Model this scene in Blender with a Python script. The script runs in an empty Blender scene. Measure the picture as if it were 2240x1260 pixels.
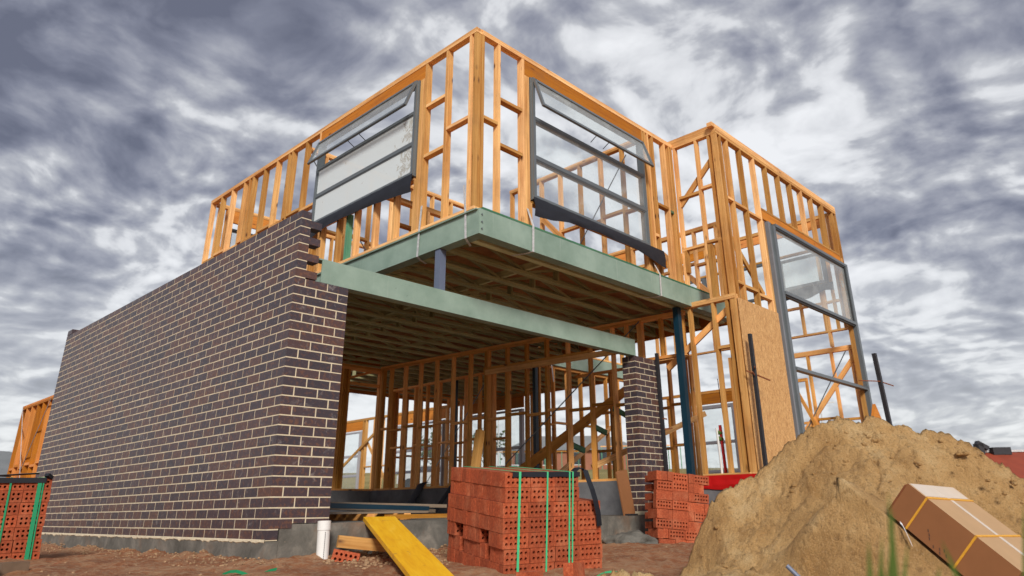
import bpy, math, random
from mathutils import Vector, Matrix, noise
R_ = math.radians
random.seed(7)
scene = bpy.context.scene
COL = scene.collection

# ------------------------------------------------------------------ camera, world, sun, exposure
CAM = Vector((-3.14742526, -6.07420305, 0.213307))
cd = bpy.data.cameras.new('camera')
cam = bpy.data.objects.new('camera', cd); COL.objects.link(cam)
cd.sensor_width = 36.0
cd.lens = 1555.915 / 2240 * 36.0
cd.shift_x = -47.07 / 2240
cd.shift_y = -119.208 / 2240
cd.clip_start = 0.05; cd.clip_end = 6000
yaw, pitch, roll = -0.817494328, 0.37080186, -0.0142644461
cam.matrix_world = Matrix.Translation(CAM) @ (Matrix.Rotation(yaw, 4, 'Z') @ Matrix.Rotation(math.pi/2+pitch, 4, 'X') @ Matrix.Rotation(roll, 4, 'Z'))
cd.dof.use_dof = True; cd.dof.focus_distance = 6.5; cd.dof.aperture_fstop = 2.4
scene.camera = cam

SUN_DIR = Vector((-0.60, -0.72, 0.58)).normalized()      # towards the sun
SUN_EL = math.asin(SUN_DIR.z); SUN_AZ = math.atan2(SUN_DIR.x, SUN_DIR.y)
w = bpy.data.worlds.new('World'); scene.world = w; w.use_nodes = True
nt = w.node_tree; nt.nodes.clear()
def N(nt, t, **k):
    n = nt.nodes.new(t)
    for a, b in k.items():
        if a == 'ins':
            for i, v in b.items(): n.inputs[i].default_value = v
        else: setattr(n, a, b)
    return n
def L(nt, a, ao, b, bi): nt.links.new(a.outputs[ao], b.inputs[bi])
def math_(nt, op, a, b=None, c=None):
    n = N(nt, 'ShaderNodeMath', operation=op)
    for i, v in enumerate((a, b, c)):
        if v is None: continue
        if isinstance(v, (int, float)): n.inputs[i].default_value = v
        else: nt.links.new(v, n.inputs[i])
    return n.outputs[0]
def ramp(nt, fac, stops, interp='LINEAR'):
    n = N(nt, 'ShaderNodeValToRGB'); cr = n.color_ramp; cr.interpolation = interp
    while len(cr.elements) < len(stops): cr.elements.new(0.5)
    for e, (p, c) in zip(cr.elements, stops): e.position = p; e.color = (*c, 1) if len(c) == 3 else c
    nt.links.new(fac, n.inputs[0]); return n.outputs[0]
def mixc(nt, fac, a, b, mode='MIX'):
    n = N(nt, 'ShaderNodeMix', data_type='RGBA', blend_type=mode)
    for i, v in ((0, fac), (6, a), (7, b)):
        if isinstance(v, (int, float)): n.inputs[i].default_value = v
        elif isinstance(v, tuple): n.inputs[i].default_value = (*v, 1) if len(v) == 3 else v
        else: nt.links.new(v, n.inputs[i])
    return n.outputs[2]
def noise_(nt, vec, scale, detail=4, rough=.55, dist=0.0, dim='3D'):
    n = N(nt, 'ShaderNodeTexNoise'); n.noise_dimensions = dim
    n.inputs['Scale'].default_value = scale; n.inputs['Detail'].default_value = detail
    n.inputs['Roughness'].default_value = rough; n.inputs['Distortion'].default_value = dist
    if vec is not None: nt.links.new(vec, n.inputs['Vector'])
    return n.outputs['Fac']

sky = N(nt, 'ShaderNodeTexSky'); sky.sky_type = 'NISHITA'; sky.sun_disc = False
sky.sun_elevation = SUN_EL; sky.sun_rotation = SUN_AZ
tc = N(nt, 'ShaderNodeTexCoord'); sp = N(nt, 'ShaderNodeSeparateXYZ'); L(nt, tc, 'Generated', sp, 0)
zz = math_(nt, 'ADD', math_(nt, 'MAXIMUM', sp.outputs[2], 0.0), 0.24)
cx = math_(nt, 'DIVIDE', sp.outputs[0], zz); cy = math_(nt, 'DIVIDE', sp.outputs[1], zz)
cb = N(nt, 'ShaderNodeCombineXYZ'); nt.links.new(cx, cb.inputs[0]); nt.links.new(cy, cb.inputs[1]); cb.inputs[2].default_value = 3.7
def sh(vec, o):
    n = N(nt, 'ShaderNodeVectorMath', operation='ADD'); nt.links.new(vec, n.inputs[0]); n.inputs[1].default_value = o; return n.outputs[0]
warp = N(nt, 'ShaderNodeTexNoise'); warp.inputs['Scale'].default_value = 1.3; warp.inputs['Detail'].default_value = 3; L(nt, cb, 0, warp, 'Vector')
wv = N(nt, 'ShaderNodeVectorMath', operation='MULTIPLY_ADD'); L(nt, warp, 'Color', wv, 0); wv.inputs[1].default_value = (.45, .45, 0); L(nt, cb, 0, wv, 2)
def cover(vec):
    a = noise_(nt, vec, 1.5, 2, .5)
    b_ = noise_(nt, vec, 4.6, 3, .5)
    c_ = noise_(nt, vec, 13.0, 5, .55)
    return math_(nt, 'ADD', math_(nt, 'MULTIPLY', a, .95), math_(nt, 'ADD', math_(nt, 'MULTIPLY', b_, .52), math_(nt, 'MULTIPLY', c_, .24)))
d0 = cover(wv.outputs[0]); d1 = cover(sh(wv.outputs[0], (-.028, -.036, 0)))
edge = math_(nt, 'MULTIPLY', math_(nt, 'SUBTRACT', d0, d1), 1.1)
gd = N(nt, 'ShaderNodeVectorMath', operation='DOT_PRODUCT'); L(nt, tc, 'Generated', gd, 0)
gdv = Vector((.62, .62, .42)).normalized(); gd.inputs[1].default_value = gdv
glow = math_(nt, 'POWER', math_(nt, 'MAXIMUM', gd.outputs['Value'], 0.0), 8.0)
dens = math_(nt, 'SUBTRACT', math_(nt, 'ADD', d0, edge), .045)
elev = math_(nt, 'SUBTRACT', sp.outputs[2], .38)
dens = math_(nt, 'ADD', math_(nt, 'SUBTRACT', dens, math_(nt, 'MULTIPLY', elev, .26)), math_(nt, 'MULTIPLY', glow, .24))
cloud = ramp(nt, dens, [(0.60, (.115, .123, .168)), (0.72, (.175, .185, .238)), (0.83, (.270, .280, .330)), (0.92, (.39, .40, .435)), (1.0, (.53, .54, .565))])
cloud = mixc(nt, ramp(nt, math_(nt, 'SUBTRACT', dens, .14), [(0.80, (0, 0, 0)), (1.0, (1, 1, 1))]), cloud, (.72, .73, .75))
horiz = math_(nt, 'SUBTRACT', 1.0, math_(nt, 'MINIMUM', math_(nt, 'MULTIPLY', math_(nt, 'MAXIMUM', sp.outputs[2], 0.0), 3.2), 1.0))
cloud = mixc(nt, math_(nt, 'MULTIPLY', horiz, math_(nt, 'MULTIPLY_ADD', glow, .55, .45)), cloud, (.66, .67, .67))
skys = N(nt, 'ShaderNodeVectorMath', operation='SCALE'); nt.links.new(sky.outputs[0], skys.inputs[0]); skys.inputs['Scale'].default_value = 0.9
# thin places in the cover let a little of the blue sky through
final = mixc(nt, 0.93, skys.outputs[0], N(nt, 'ShaderNodeRGB').outputs[0])
cscale = N(nt, 'ShaderNodeVectorMath', operation='SCALE'); nt.links.new(cloud, cscale.inputs[0]); cscale.inputs['Scale'].default_value = 9.0
mx = [n for n in nt.nodes if n.type == 'MIX'][-1]
nt.links.new(cscale.outputs[0], mx.inputs[7])
bg = N(nt, 'ShaderNodeBackground'); bg.inputs[1].default_value = 0.064
nt.links.new(final, bg.inputs[0])
wo = N(nt, 'ShaderNodeOutputWorld'); L(nt, bg, 0, wo, 0)

sl = bpy.data.lights.new('sun', 'SUN'); sl.energy = 1.5; sl.angle = R_(14); sl.color = (1.0, .95, .87)
so = bpy.data.objects.new('sun', sl); COL.objects.link(so)
so.rotation_euler = (-SUN_DIR).to_track_quat('-Z', 'Y').to_euler(); so.location = (0, 0, 20)
vs = scene.view_settings; vs.view_transform = 'Standard'; vs.look = 'None'; vs.exposure = 1.14; vs.gamma = 1; vs.use_curve_mapping = False
scene.cycles.max_bounces = 7; scene.cycles.transparent_max_bounces = 12; scene.cycles.diffuse_bounces = 4
scene.cycles.use_denoising = True

# ------------------------------------------------------------------ materials
MATS = {}
def new_mat(name):
    m = bpy.data.materials.new(name); m.use_nodes = True; nt = m.node_tree; nt.nodes.clear()
    b = N(nt, 'ShaderNodeBsdfPrincipled'); o = N(nt, 'ShaderNodeOutputMaterial'); L(nt, b, 0, o, 0)
    MATS[name] = m; return m, nt, b
def bump(nt, b, h, s=.3, d=.01):
    n = N(nt, 'ShaderNodeBump'); n.inputs['Strength'].default_value = s; n.inputs['Distance'].default_value = d
    nt.links.new(h, n.inputs['Height']); L(nt, n, 0, b, 'Normal')
def objco(nt): return N(nt, 'ShaderNodeTexCoord').outputs['Object']
def geopos(nt): return N(nt, 'ShaderNodeNewGeometry').outputs['Position']
def uvscaled(nt, su, sv):
    u = N(nt, 'ShaderNodeUVMap'); u.uv_map = 'UVMap'
    m = N(nt, 'ShaderNodeMapping'); m.inputs['Scale'].default_value = (su, sv, 1); L(nt, u, 0, m, 0); return m.outputs[0]
def rnd(nt):
    a = N(nt, 'ShaderNodeAttribute'); a.attribute_name = 'rnd'; return a.outputs['Fac']

def timber(name, lo, hi, knot=(.10, .035, .012), rough=.75, knots=True):
    m, nt, b = new_mat(name)
    g = noise_(nt, uvscaled(nt, 1.6, 42), 1.0, 4, .6, .6)
    g2 = noise_(nt, uvscaled(nt, .5, 5), 1.0, 3, .5, .3)
    v = math_(nt, 'ADD', math_(nt, 'MULTIPLY', g, .6), math_(nt, 'MULTIPLY', g2, .5))
    c = ramp(nt, v, [(.40, lo), (.66, hi)])
    hsv = N(nt, 'ShaderNodeHueSaturation'); nt.links.new(c, hsv.inputs['Color'])
    nt.links.new(math_(nt, 'MULTIPLY_ADD', rnd(nt), .70, .60), hsv.inputs['Value'])
    nt.links.new(math_(nt, 'MULTIPLY_ADD', rnd(nt), -.16, 1.08), hsv.inputs['Saturation'])
    c = hsv.outputs[0]
    if knots:
        vo = N(nt, 'ShaderNodeTexVoronoi'); vo.inputs['Scale'].default_value = 1.0; vo.inputs['Randomness'].default_value = .95
        nt.links.new(uvscaled(nt, 2.6, 7.0), vo.inputs['Vector'])
        k = ramp(nt, vo.outputs['Distance'], [(.05, (1, 1, 1)), (.10, (.45, .45, .45)), (.17, (0, 0, 0))])
        c = mixc(nt, k, c, knot)
    dirt = ramp(nt, noise_(nt, geopos(nt), 2.3, 5, .65), [(.50, (0, 0, 0)), (.72, (1, 1, 1))])
    c = mixc(nt, math_(nt, 'MULTIPLY', dirt, .30), c, (.22, .11, .05))
    nt.links.new(c, b.inputs['Base Color']); b.inputs['Roughness'].default_value = rough
    bump(nt, b, g, .25, .003); return m
timber('pine', (.49, .195, .042), (.88, .50, .175))
timber('pine_inside', (.66, .25, .042), (.92, .46, .12))  # pine again, colour raised to stand in for brighter light indoors
timber('lvl', (.50, .150, .012), (.74, .27, .028), knot=(.16, .05, .01))
timber('treated', (.37, .39, .19), (.60, .62, .36), knots=False)
timber('green_pine', (.05, .20, .11), (.12, .33, .19), knots=False)
timber('grey_timber', (.16, .12, .09), (.36, .28, .2), knots=False)

def simple(name, col, rough=.6, metal=0.0, var=.15, nscale=6, bmp=.1, spec=None):
    m, nt, b = new_mat(name)
    n = noise_(nt, geopos(nt), nscale, 6, .65)
    c = mixc(nt, n, tuple(x*(1-var*2) for x in col), tuple(min(1, x*(1+var*2)) for x in col))
    nt.links.new(c, b.inputs['Base Color']); b.inputs['Metallic'].default_value = metal
    b.inputs['Roughness'].default_value = rough
    if bmp: bump(nt, b, noise_(nt, geopos(nt), nscale*6, 5, .7), bmp, .004)
    return m
m, nt, b = new_mat('steel_green')
p = geopos(nt); n = noise_(nt, p, 2.2, 6, .6); sc = noise_(nt, p, 26, 6, .75, .8)
c = ramp(nt, n, [(.35, (.21, .305, .245)), (.65, (.31, .42, .35))])
c = mixc(nt, ramp(nt, sc, [(.66, (0, 0, 0)), (.70, (.8, .8, .8))]), c, (.12, .15, .12))
mp = N(nt, 'ShaderNodeMapping'); mp.inputs['Scale'].default_value = (22, 22, .8); nt.links.new(p, mp.inputs[0])
c = mixc(nt, ramp(nt, noise_(nt, mp.outputs[0], 1.0, 3, .6), [(.63, (0, 0, 0)), (.75, (.35, .35, .35))]), c, (.40, .48, .43))
nt.links.new(c, b.inputs['Base Color']); b.inputs['Roughness'].default_value = .45; bump(nt, b, n, .05, .004)
simple('steel_teal', (.004, .034, .060), .4, 0, .2, 3, .03)
simple('steel_blue', (.13, .16, .24), .4, 0, .1, 3, .03)
simple('alu', (.155, .178, .192), .38, .25, .08, 4, .02)
simple('alu_light', (.24, .25, .27), .4, .2, .08, 4, .02)
simple('alu_pale', (.42, .42, .45), .4, .05, .05, 4, .02)
simple('alu_dark', (.035, .04, .042), .45, .2, .08, 4, .02)
simple('galv', (.72, .73, .73), .45, .15, .35, 30, .02)
simple('membrane', (.010, .012, .019), .6, 0, .3, 9, .2)
simple('black_steel', (.03, .03, .035), .55, .2, .3, 14, .2)
simple('pipe', (.82, .82, .80), .3, 0, .03, 5, .01)
simple('red_film', (.55, .008, .008), .42, 0, .12, 5, .1)
simple('green_strap', (.08, .58, .27), .35, 0, .08, 30, .02)
simple('green_strap_dark', (.02, .30, .13), .35, 0, .08, 30, .02)
simple('yellow_strap', (.78, .38, .03), .5, 0, .15, 40, .1)
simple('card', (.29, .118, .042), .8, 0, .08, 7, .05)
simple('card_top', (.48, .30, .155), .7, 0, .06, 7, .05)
simple('tape_clear', (.72, .62, .52), .25, 0, .05, 7, 0)
simple('plastic_white', (.8, .82, .86), .4, 0, .03, 5, 0)
simple('weed_green', (.10, .17, .03), .6, 0, .3, 12, 0)
simple('tile_red', (.30, .05, .018), .75, 0, .2, 3, .2)
simple('roof_grey', (.22, .23, .23), .6, 0, .15, 2, .05)
simple('render_wall', (.55, .52, .46), .8, 0, .1, 1, .05)
simple('house_brick', (.30, .12, .07), .8, 0, .2, 2, .1)
simple('window_dark', (.03, .04, .05), .15, 0, .1, 1, 0)
simple('car_paint', (.55, .56, .58), .25, .1, .03, 2, 0)
simple('tyre', (.02, .02, .02), .8, 0, .1, 9, 0)
simple('bark', (.12, .085, .055), .9, 0, .2, 9, .3)
simple('foliage', (.06, .10, .03), .7, 0, .4, 5, 0)
simple('bitumen', (.05, .05, .052), .85, 0, .2, 3, .2)
simple('orange_sign', (.75, .28, .02), .5, 0, .05, 3, 0)
simple('mortar', (.68, .585, .42), .9, 0, .16, 9, .5)
simple('rubble', (.36, .225, .125), .92, 0, .3, 14, .6)
simple('rust', (.25, .08, .03), .8, .3, .3, 20, .3)
simple('ink', (.06, .04, .035), .7, 0, .1, 9, 0)

m, nt, b = new_mat('floor_sheet')
n = noise_(nt, geopos(nt), 3, 5, .6); n2 = noise_(nt, geopos(nt), 40, 3, .7)
nt.links.new(mixc(nt, n2, ramp(nt, n, [(.38, (.42, .12, .03)), (.62, (.74, .36, .14))]), (.30, .16, .08)), b.inputs['Base Color']); b.inputs['Roughness'].default_value = .85

m, nt, b = new_mat('osb')
vec = N(nt, 'ShaderNodeMapping'); vec.inputs['Scale'].default_value = (38, 38, 8); nt.links.new(geopos(nt), vec.inputs[0])
n = noise_(nt, vec.outputs[0], 1.0, 4, .7, 1.4); v2 = noise_(nt, geopos(nt), 2.5, 3, .6)
vo = N(nt, 'ShaderNodeTexVoronoi'); vm = N(nt, 'ShaderNodeMapping'); vm.inputs['Scale'].default_value = (34, 34, 11); nt.links.new(geopos(nt), vm.inputs[0]); L(nt, vm, 0, vo, 'Vector')
c = ramp(nt, n, [(.38, (.36, .15, .04)), (.50, (.66, .35, .11)), (.62, (.88, .56, .24))])
bwn = N(nt, 'ShaderNodeRGBToBW'); nt.links.new(vo.outputs['Color'], bwn.inputs[0])
c = mixc(nt, .45, c, ramp(nt, bwn.outputs[0], [(.2, (.34, .15, .045)), (.8, (.88, .58, .28))]))
c = mixc(nt, math_(nt, 'MULTIPLY', v2, .35), c, (.50, .27, .10))
nt.links.new(c, b.inputs['Base Color']); b.inputs['Roughness'].default_value = .7; bump(nt, b, n, .4, .003)

m, nt, b = new_mat('dark_brick')
p = geopos(nt); bl = noise_(nt, p, 26, 4, .55, .4); sp2 = noise_(nt, p, 90, 3, .7); r = rnd(nt)
base = ramp(nt, r, [(0, (.050, .040, .050)), (.35, (.062, .044, .053)), (.7, (.078, .049, .053)), (1, (.108, .054, .044))])
rust = ramp(nt, bl, [(.52, (0, 0, 0)), (.62, (1, 1, 1))])
c = mixc(nt, math_(nt, 'MULTIPLY', rust, math_(nt, 'MULTIPLY_ADD', r, .5, .25)), base, (.185, .082, .045))
c = mixc(nt, ramp(nt, sp2, [(.62, (0, 0, 0)), (.75, (.35, .35, .35))]), c, (.20, .17, .17))
# lime bloom and mortar smears
eff = ramp(nt, noise_(nt, p, 11, 8, .75, .6), [(.56, (0, 0, 0)), (.70, (.65, .65, .65))])
big_ = ramp(nt, noise_(nt, p, 1.1, 3, .5), [(.42, (.25, .25, .25)), (.62, (1, 1, 1))])
em = mixc(nt, 1.0, eff, big_, 'MULTIPLY')
c = mixc(nt, em, c, (.42, .38, .36))
nt.links.new(c, b.inputs['Base Color']); b.inputs['Roughness'].default_value = .42
bump(nt, b, bl, .35, .006)

m, nt, b = new_mat('red_brick')
p = geopos(nt); oi = N(nt, 'ShaderNodeObjectInfo').outputs['Random']
n = noise_(nt, p, 55, 5, .7); n3 = noise_(nt, p, 7, 4, .6)
c = ramp(nt, n, [(.3, (.24, .040, .012)), (.55, (.42, .082, .026)), (.78, (.60, .17, .07))])
c = mixc(nt, ramp(nt, n3, [(.5, (0, 0, 0)), (.75, (.45, .45, .45))]), c, (.62, .24, .12))
hsv = N(nt, 'ShaderNodeHueSaturation'); nt.links.new(c, hsv.inputs['Color']); nt.links.new(math_(nt, 'MULTIPLY_ADD', oi, .35, .80), hsv.inputs['Value'])
nt.links.new(hsv.outputs[0], b.inputs['Base Color']); b.inputs['Roughness'].default_value = .85; bump(nt, b, n, .6, .003)

m, nt, b = new_mat('concrete')
p = geopos(nt); n = noise_(nt, p, 3.2, 9, .7, .4); n2 = noise_(nt, p, 30, 5, .7)
c = ramp(nt, n, [(.34, (.085, .080, .068)), (.52, (.155, .145, .125)), (.70, (.29, .26, .22))])
c = mixc(nt, ramp(nt, n2, [(.66, (0, 0, 0)), (.72, (.6, .6, .6))]), c, (.50, .42, .30))
c = mixc(nt, ramp(nt, noise_(nt, p, 1.7, 4, .6), [(.55, (0, 0, 0)), (.7, (.5, .5, .5))]), c, (.26, .13, .06))
nt.links.new(c, b.inputs['Base Color']); b.inputs['Roughness'].default_value = .8; bump(nt, b, n, .5, .01)

m, nt, b = new_mat('slab_edge')
p = geopos(nt); n = noise_(nt, p, 2.2, 8, .65)
c = ramp(nt, n, [(.35, (.10, .10, .11)), (.65, (.19, .19, .20))])
nt.links.new(c, b.inputs['Base Color']); b.inputs['Roughness'].default_value = .85; bump(nt, b, n, .3, .008)

m, nt, b = new_mat('ground')
p = geopos(nt); n = noise_(nt, p, 1.6, 8, .7, .5); n2 = noise_(nt, p, 14, 7, .75); n3 = noise_(nt, p, 70, 4, .7)
c = ramp(nt, n, [(.34, (.20, .062, .022)), (.5, (.32, .118, .045)), (.66, (.46, .25, .13))])
c = mixc(nt, ramp(nt, n2, [(.45, (0, 0, 0)), (.66, (.85, .85, .85))]), c, (.44, .29, .17))
c = mixc(nt, ramp(nt, n3, [(.6, (0, 0, 0)), (.75, (.5, .5, .5))]), c, (.48, .38, .27))
spn = N(nt, 'ShaderNodeSeparateXYZ'); nt.links.new(p, spn.inputs[0])
far = math_(nt, 'ADD', spn.outputs[0], spn.outputs[1])
gfar = ramp(nt, math_(nt, 'MULTIPLY', math_(nt, 'ADD', far, math_(nt, 'MULTIPLY', n, 8.0)), .02), [(.62, (0, 0, 0)), (.72, (1, 1, 1))])
gr = ramp(nt, noise_(nt, p, .12, 8, .7), [(.4, (.20, .16, .045)), (.6, (.34, .27, .10))])
c = mixc(nt, gfar, c, gr)
nt.links.new(c, b.inputs['Base Color']); b.inputs['Roughness'].default_value = .95
hh = math_(nt, 'ADD', n2, math_(nt, 'MULTIPLY', n3, .5)); bump(nt, b, hh, .9, .03)

m, nt, b = new_mat('sand')
p = geopos(nt); n = noise_(nt, p, 3, 8, .65); n2 = noise_(nt, p, 22, 8, .75); n3 = noise_(nt, p, 95, 5, .75)
c = ramp(nt, n, [(.35, (.52, .285, .098)), (.52, (.69, .415, .165)), (.68, (.82, .57, .28))])
c = mixc(nt, ramp(nt, n2, [(.36, (.7, .7, .7)), (.46, (0, 0, 0))]), c, (.33, .18, .065))  # dark in the bump's hollows: crevice shade put into the colour
c = mixc(nt, ramp(nt, n3, [(.34, (.6, .6, .6)), (.48, (0, 0, 0))]), c, (.30, .18, .07))
c = mixc(nt, ramp(nt, n3, [(.56, (0, 0, 0)), (.72, (.6, .6, .6))]), c, (.92, .74, .46))
nt.links.new(c, b.inputs['Base Color']); b.inputs['Roughness'].default_value = .95
hh = math_(nt, 'ADD', n2, math_(nt, 'MULTIPLY', n3, .30)); bump(nt, b, hh, 1.0, .05)

m, nt, b = new_mat('yellow_plank')
p = objco(nt); mp = N(nt, 'ShaderNodeMapping'); mp.inputs['Scale'].default_value = (1.2, 9, 9); nt.links.new(p, mp.inputs[0])
g = noise_(nt, mp.outputs[0], 2.5, 6, .65, .3); sc_ = noise_(nt, p, 9, 7, .75, .5)
c = ramp(nt, g, [(.3, (.80, .38, .010)), (.6, (.93, .52, .018)), (.8, (.95, .62, .10))])
c = mixc(nt, ramp(nt, sc_, [(.60, (0, 0, 0)), (.68, (.75, .75, .75))]), c, (.50, .24, .06))
c = mixc(nt, ramp(nt, noise_(nt, mp.outputs[0], 7, 5, .7), [(.68, (0, 0, 0)), (.72, (.8, .8, .8))]), c, (.90, .78, .50))
nt.links.new(c, b.inputs['Base Color']); b.inputs['Roughness'].default_value = .5; bump(nt, b, g, .15, .003)

def glass(name, tint, gl, milky=0.0):
    m = bpy.data.materials.new(name); m.use_nodes = True; nt = m.node_tree; nt.nodes.clear(); MATS[name] = m
    tr = N(nt, 'ShaderNodeBsdfTransparent'); tr.inputs[0].default_value = (*tint, 1)
    go = N(nt, 'ShaderNodeBsdfGlossy'); go.inputs['Roughness'].default_value = .03; go.inputs[0].default_value = (.95, .97, 1, 1)
    di = N(nt, 'ShaderNodeBsdfDiffuse'); di.inputs[0].default_value = (.78, .82, .82, 1)
    fr = N(nt, 'ShaderNodeLayerWeight'); fr.inputs[0].default_value = .5
    mx = N(nt, 'ShaderNodeMixShader'); nt.links.new(math_(nt, 'MULTIPLY_ADD', math_(nt, 'POWER', fr.outputs['Facing'], 4.0), .6, gl), mx.inputs[0]); L(nt, tr, 0, mx, 1); L(nt, go, 0, mx, 2)
    mx2 = N(nt, 'ShaderNodeMixShader'); L(nt, mx, 0, mx2, 1); L(nt, di, 0, mx2, 2)
    p = geopos(nt); d = noise_(nt, p, 3.2, 7, .7, .6)
    nt.links.new(math_(nt, 'MULTIPLY_ADD', ramp(nt, d, [(.5, (0, 0, 0)), (.75, (1, 1, 1))]), .12, milky), mx2.inputs[0])
    o = N(nt, 'ShaderNodeOutputMaterial'); L(nt, mx2, 0, o, 0)
glass('glass_clear', (.97, .99, .99), .03, .07)
glass('glass_milky', (.96, .985, .975), .03, .13)

# protective film over the lower panes of the left window: white, torn and brown-stained at one end
m, nt, b = new_mat('pane_film')
p = geopos(nt); n = noise_(nt, p, 5, 8, .75, .8); s2 = N(nt, 'ShaderNodeSeparateXYZ'); nt.links.new(p, s2.inputs[0])
edge = ramp(nt, s2.outputs[1], [(0, (1, 1, 1)), (1, (0, 0, 0))])
e = N(nt, 'ShaderNodeMapRange'); nt.links.new(s2.outputs[1], e.inputs[0]); e.inputs[1].default_value = .65; e.inputs[2].default_value = 1.25; e.inputs[3].default_value = .17; e.inputs[4].default_value = 0
st = ramp(nt, math_(nt, 'ADD', n, e.outputs[0]), [(.64, (0, 0, 0)), (.69, (.8, .8, .8)), (.73, (.1, .1, .1))])
c = mixc(nt, st, (.80, .88, .90), (.34, .27, .16))
nt.links.new(c, b.inputs['Base Color']); b.inputs['Roughness'].default_value = .12; b.inputs['Alpha'].default_value = .80

def M_(n): return MATS[n]

# ------------------------------------------------------------------ mesh helpers
ROOTLOC = {}
class MB:
    def __init__(s): s.v = []; s.f = []; s.uv = []; s.r = []; s.mi = []
    def quad(s, pts, uvs=None, r=0.5, mi=0):
        k = len(s.v); s.v += [tuple(p) for p in pts]; s.f.append(tuple(range(k, k+len(pts))))
        s.uv += list(uvs) if uvs else [(0, 0)]*len(pts); s.r.append(r); s.mi.append(mi)
    def obox(s, c, a, b, d, r=None, mi=0, cham=0):
        """c centre, a/b/d half vectors; a is the long (grain) one"""
        c = Vector(c); a = Vector(a); b = Vector(b); d = Vector(d)
        if a.cross(b).dot(d) < 0: d = -d
        r = random.random() if r is None else r
        la, lb, ld = a.length, b.length, d.length; ou, ov = random.uniform(0, 50), random.uniform(0, 50)
        for (n, p, q, lp, lq) in ((d, a, b, la, lb), (-d, b, a, lb, la), (b, d, a, ld, la), (-b, a, d, la, ld), (a, b, d, lb, ld), (-a, d, b, ld, lb)):
            pts = [c+n-p-q, c+n+p-q, c+n+p+q, c+n-p+q]
            u0 = [(-lp, -lq), (lp, -lq), (lp, lq), (-lp, lq)]
            if p is a or q is a:
                uvs = [((x+ou, y+ov) if p is a else (y+ou, x+ov)) for x, y in u0]
            else: uvs = [(x*.2+ou, y+ov) for x, y in u0]
            s.quad(pts, uvs, r, mi)
        return s
    def box(s, x0, x1, y0, y1, z0, z1, r=None, mi=0):
        h = [(x1-x0)/2, (y1-y0)/2, (z1-z0)/2]; ax = [Vector((h[0], 0, 0)), Vector((0, h[1], 0)), Vector((0, 0, h[2]))]
        i = max(range(3), key=lambda k: abs(h[k])); o = [k for k in range(3) if k != i]
        return s.obox(((x0+x1)/2, (y0+y1)/2, (z0+z1)/2), ax[i], ax[o[0]], ax[o[1]], r, mi)
    def bar(s, p, q, w, t, up=(0, 0, 1), r=None, mi=0):
        """rectangular bar from p to q, w across (perp. to up), t along up"""
        p = Vector(p); q = Vector(q); a = (q-p)/2; u = Vector(up); side = a.cross(u).normalized(); u = side.cross(a).normalized()
        return s.obox((p+q)/2, a, side*w/2, u*t/2, r, mi)
    def tube(s, pts, rad, n=8, r=.5, mi=0, caps=True):
        pts = [Vector(p) for p in pts]; rings = []
        for i, p in enumerate(pts):
            d = (pts[min(i+1, len(pts)-1)]-pts[max(i-1, 0)]).normalized()
            u = d.cross(Vector((0, 0, 1)) if abs(d.z) < .9 else Vector((1, 0, 0))).normalized(); v = d.cross(u)
            ra = rad[i] if isinstance(rad, (list, tuple)) else rad
            rings.append([p+u*math.cos(2*math.pi*k/n)*ra+v*math.sin(2*math.pi*k/n)*ra for k in range(n)])
        for i in range(len(rings)-1):
            for k in range(n):
                s.quad([rings[i][k], rings[i][(k+1) % n], rings[i+1][(k+1) % n], rings[i+1][k]], None, r, mi)
        if caps: s.quad(rings[0][::-1], None, r, mi); s.quad(rings[-1], None, r, mi)
        return s
    def grid(s, P, r=.5, mi=0):
        """P[i][j] points"""
        for i in range(len(P)-1):
            for j in range(len(P[0])-1):
                s.quad([P[i][j], P[i+1][j], P[i+1][j+1], P[i][j+1]], None, r, mi)
        return s
    def mesh(s, name, mats, off=Vector((0, 0, 0)), merge=False):
        me = bpy.data.meshes.new(name)
        me.from_pydata([tuple(Vector(p)-off) for p in s.v], [], s.f)
        uvl = me.uv_layers.new(name='UVMap')
        flat = [x for uv in s.uv for x in uv]; uvl.data.foreach_set('uv', flat)
        at = me.attributes.new('rnd', 'FLOAT', 'FACE'); at.data.foreach_set('value', s.r)
        for m in (mats if isinstance(mats, (list, tuple)) else [mats]): me.materials.append(M_(m) if isinstance(m, str) else m)
        me.polygons.foreach_set('material_index', s.mi)
        if merge:
            import bmesh
            bm = bmesh.new(); bm.from_mesh(me); bmesh.ops.remove_doubles(bm, verts=bm.verts, dist=1e-5); bmesh.ops.recalc_face_normals(bm, faces=bm.faces); bm.to_mesh(me); bm.free()
        me.update(); return me
    def build(s, name, mats, parent=None, loc=None, merge=False, smooth=False):
        """world-space verts; parent is a thing (unrotated) or a part of one"""
        off = Vector((0, 0, 0)); 
        if parent is not None: off = ROOTLOC[parent.name]
        elif loc is not None: off = Vector(loc)
        o = bpy.data.objects.new(name, s.mesh(name, mats, off, merge)); COL.objects.link(o)
        if smooth: o.data.polygons.foreach_set('use_smooth', [True]*len(o.data.polygons))
        if parent is not None: o.parent = parent; ROOTLOC[o.name] = off
        else:
            o.location = off; ROOTLOC[o.name] = off
        return o
def tag(o, label=None, cat=None, group=None, kind=None):
    if label: o['label'] = label
    if cat: o['category'] = cat
    if group: o['group'] = group
    if kind: o['kind'] = kind
    elif cat: o['kind'] = 'thing'
    return o
def thing(name, label, cat, loc, group=None, rot=None):
    o = bpy.data.objects.new(name, None); COL.objects.link(o); o.empty_display_size = .2
    o.location = loc; ROOTLOC[o.name] = Vector(loc)
    if rot is not None: o.rotation_euler = rot; ROOTLOC[o.name] = Vector((0, 0, 0))   # parts in local coordinates
    return tag(o, label, cat, group, 'thing')
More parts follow.
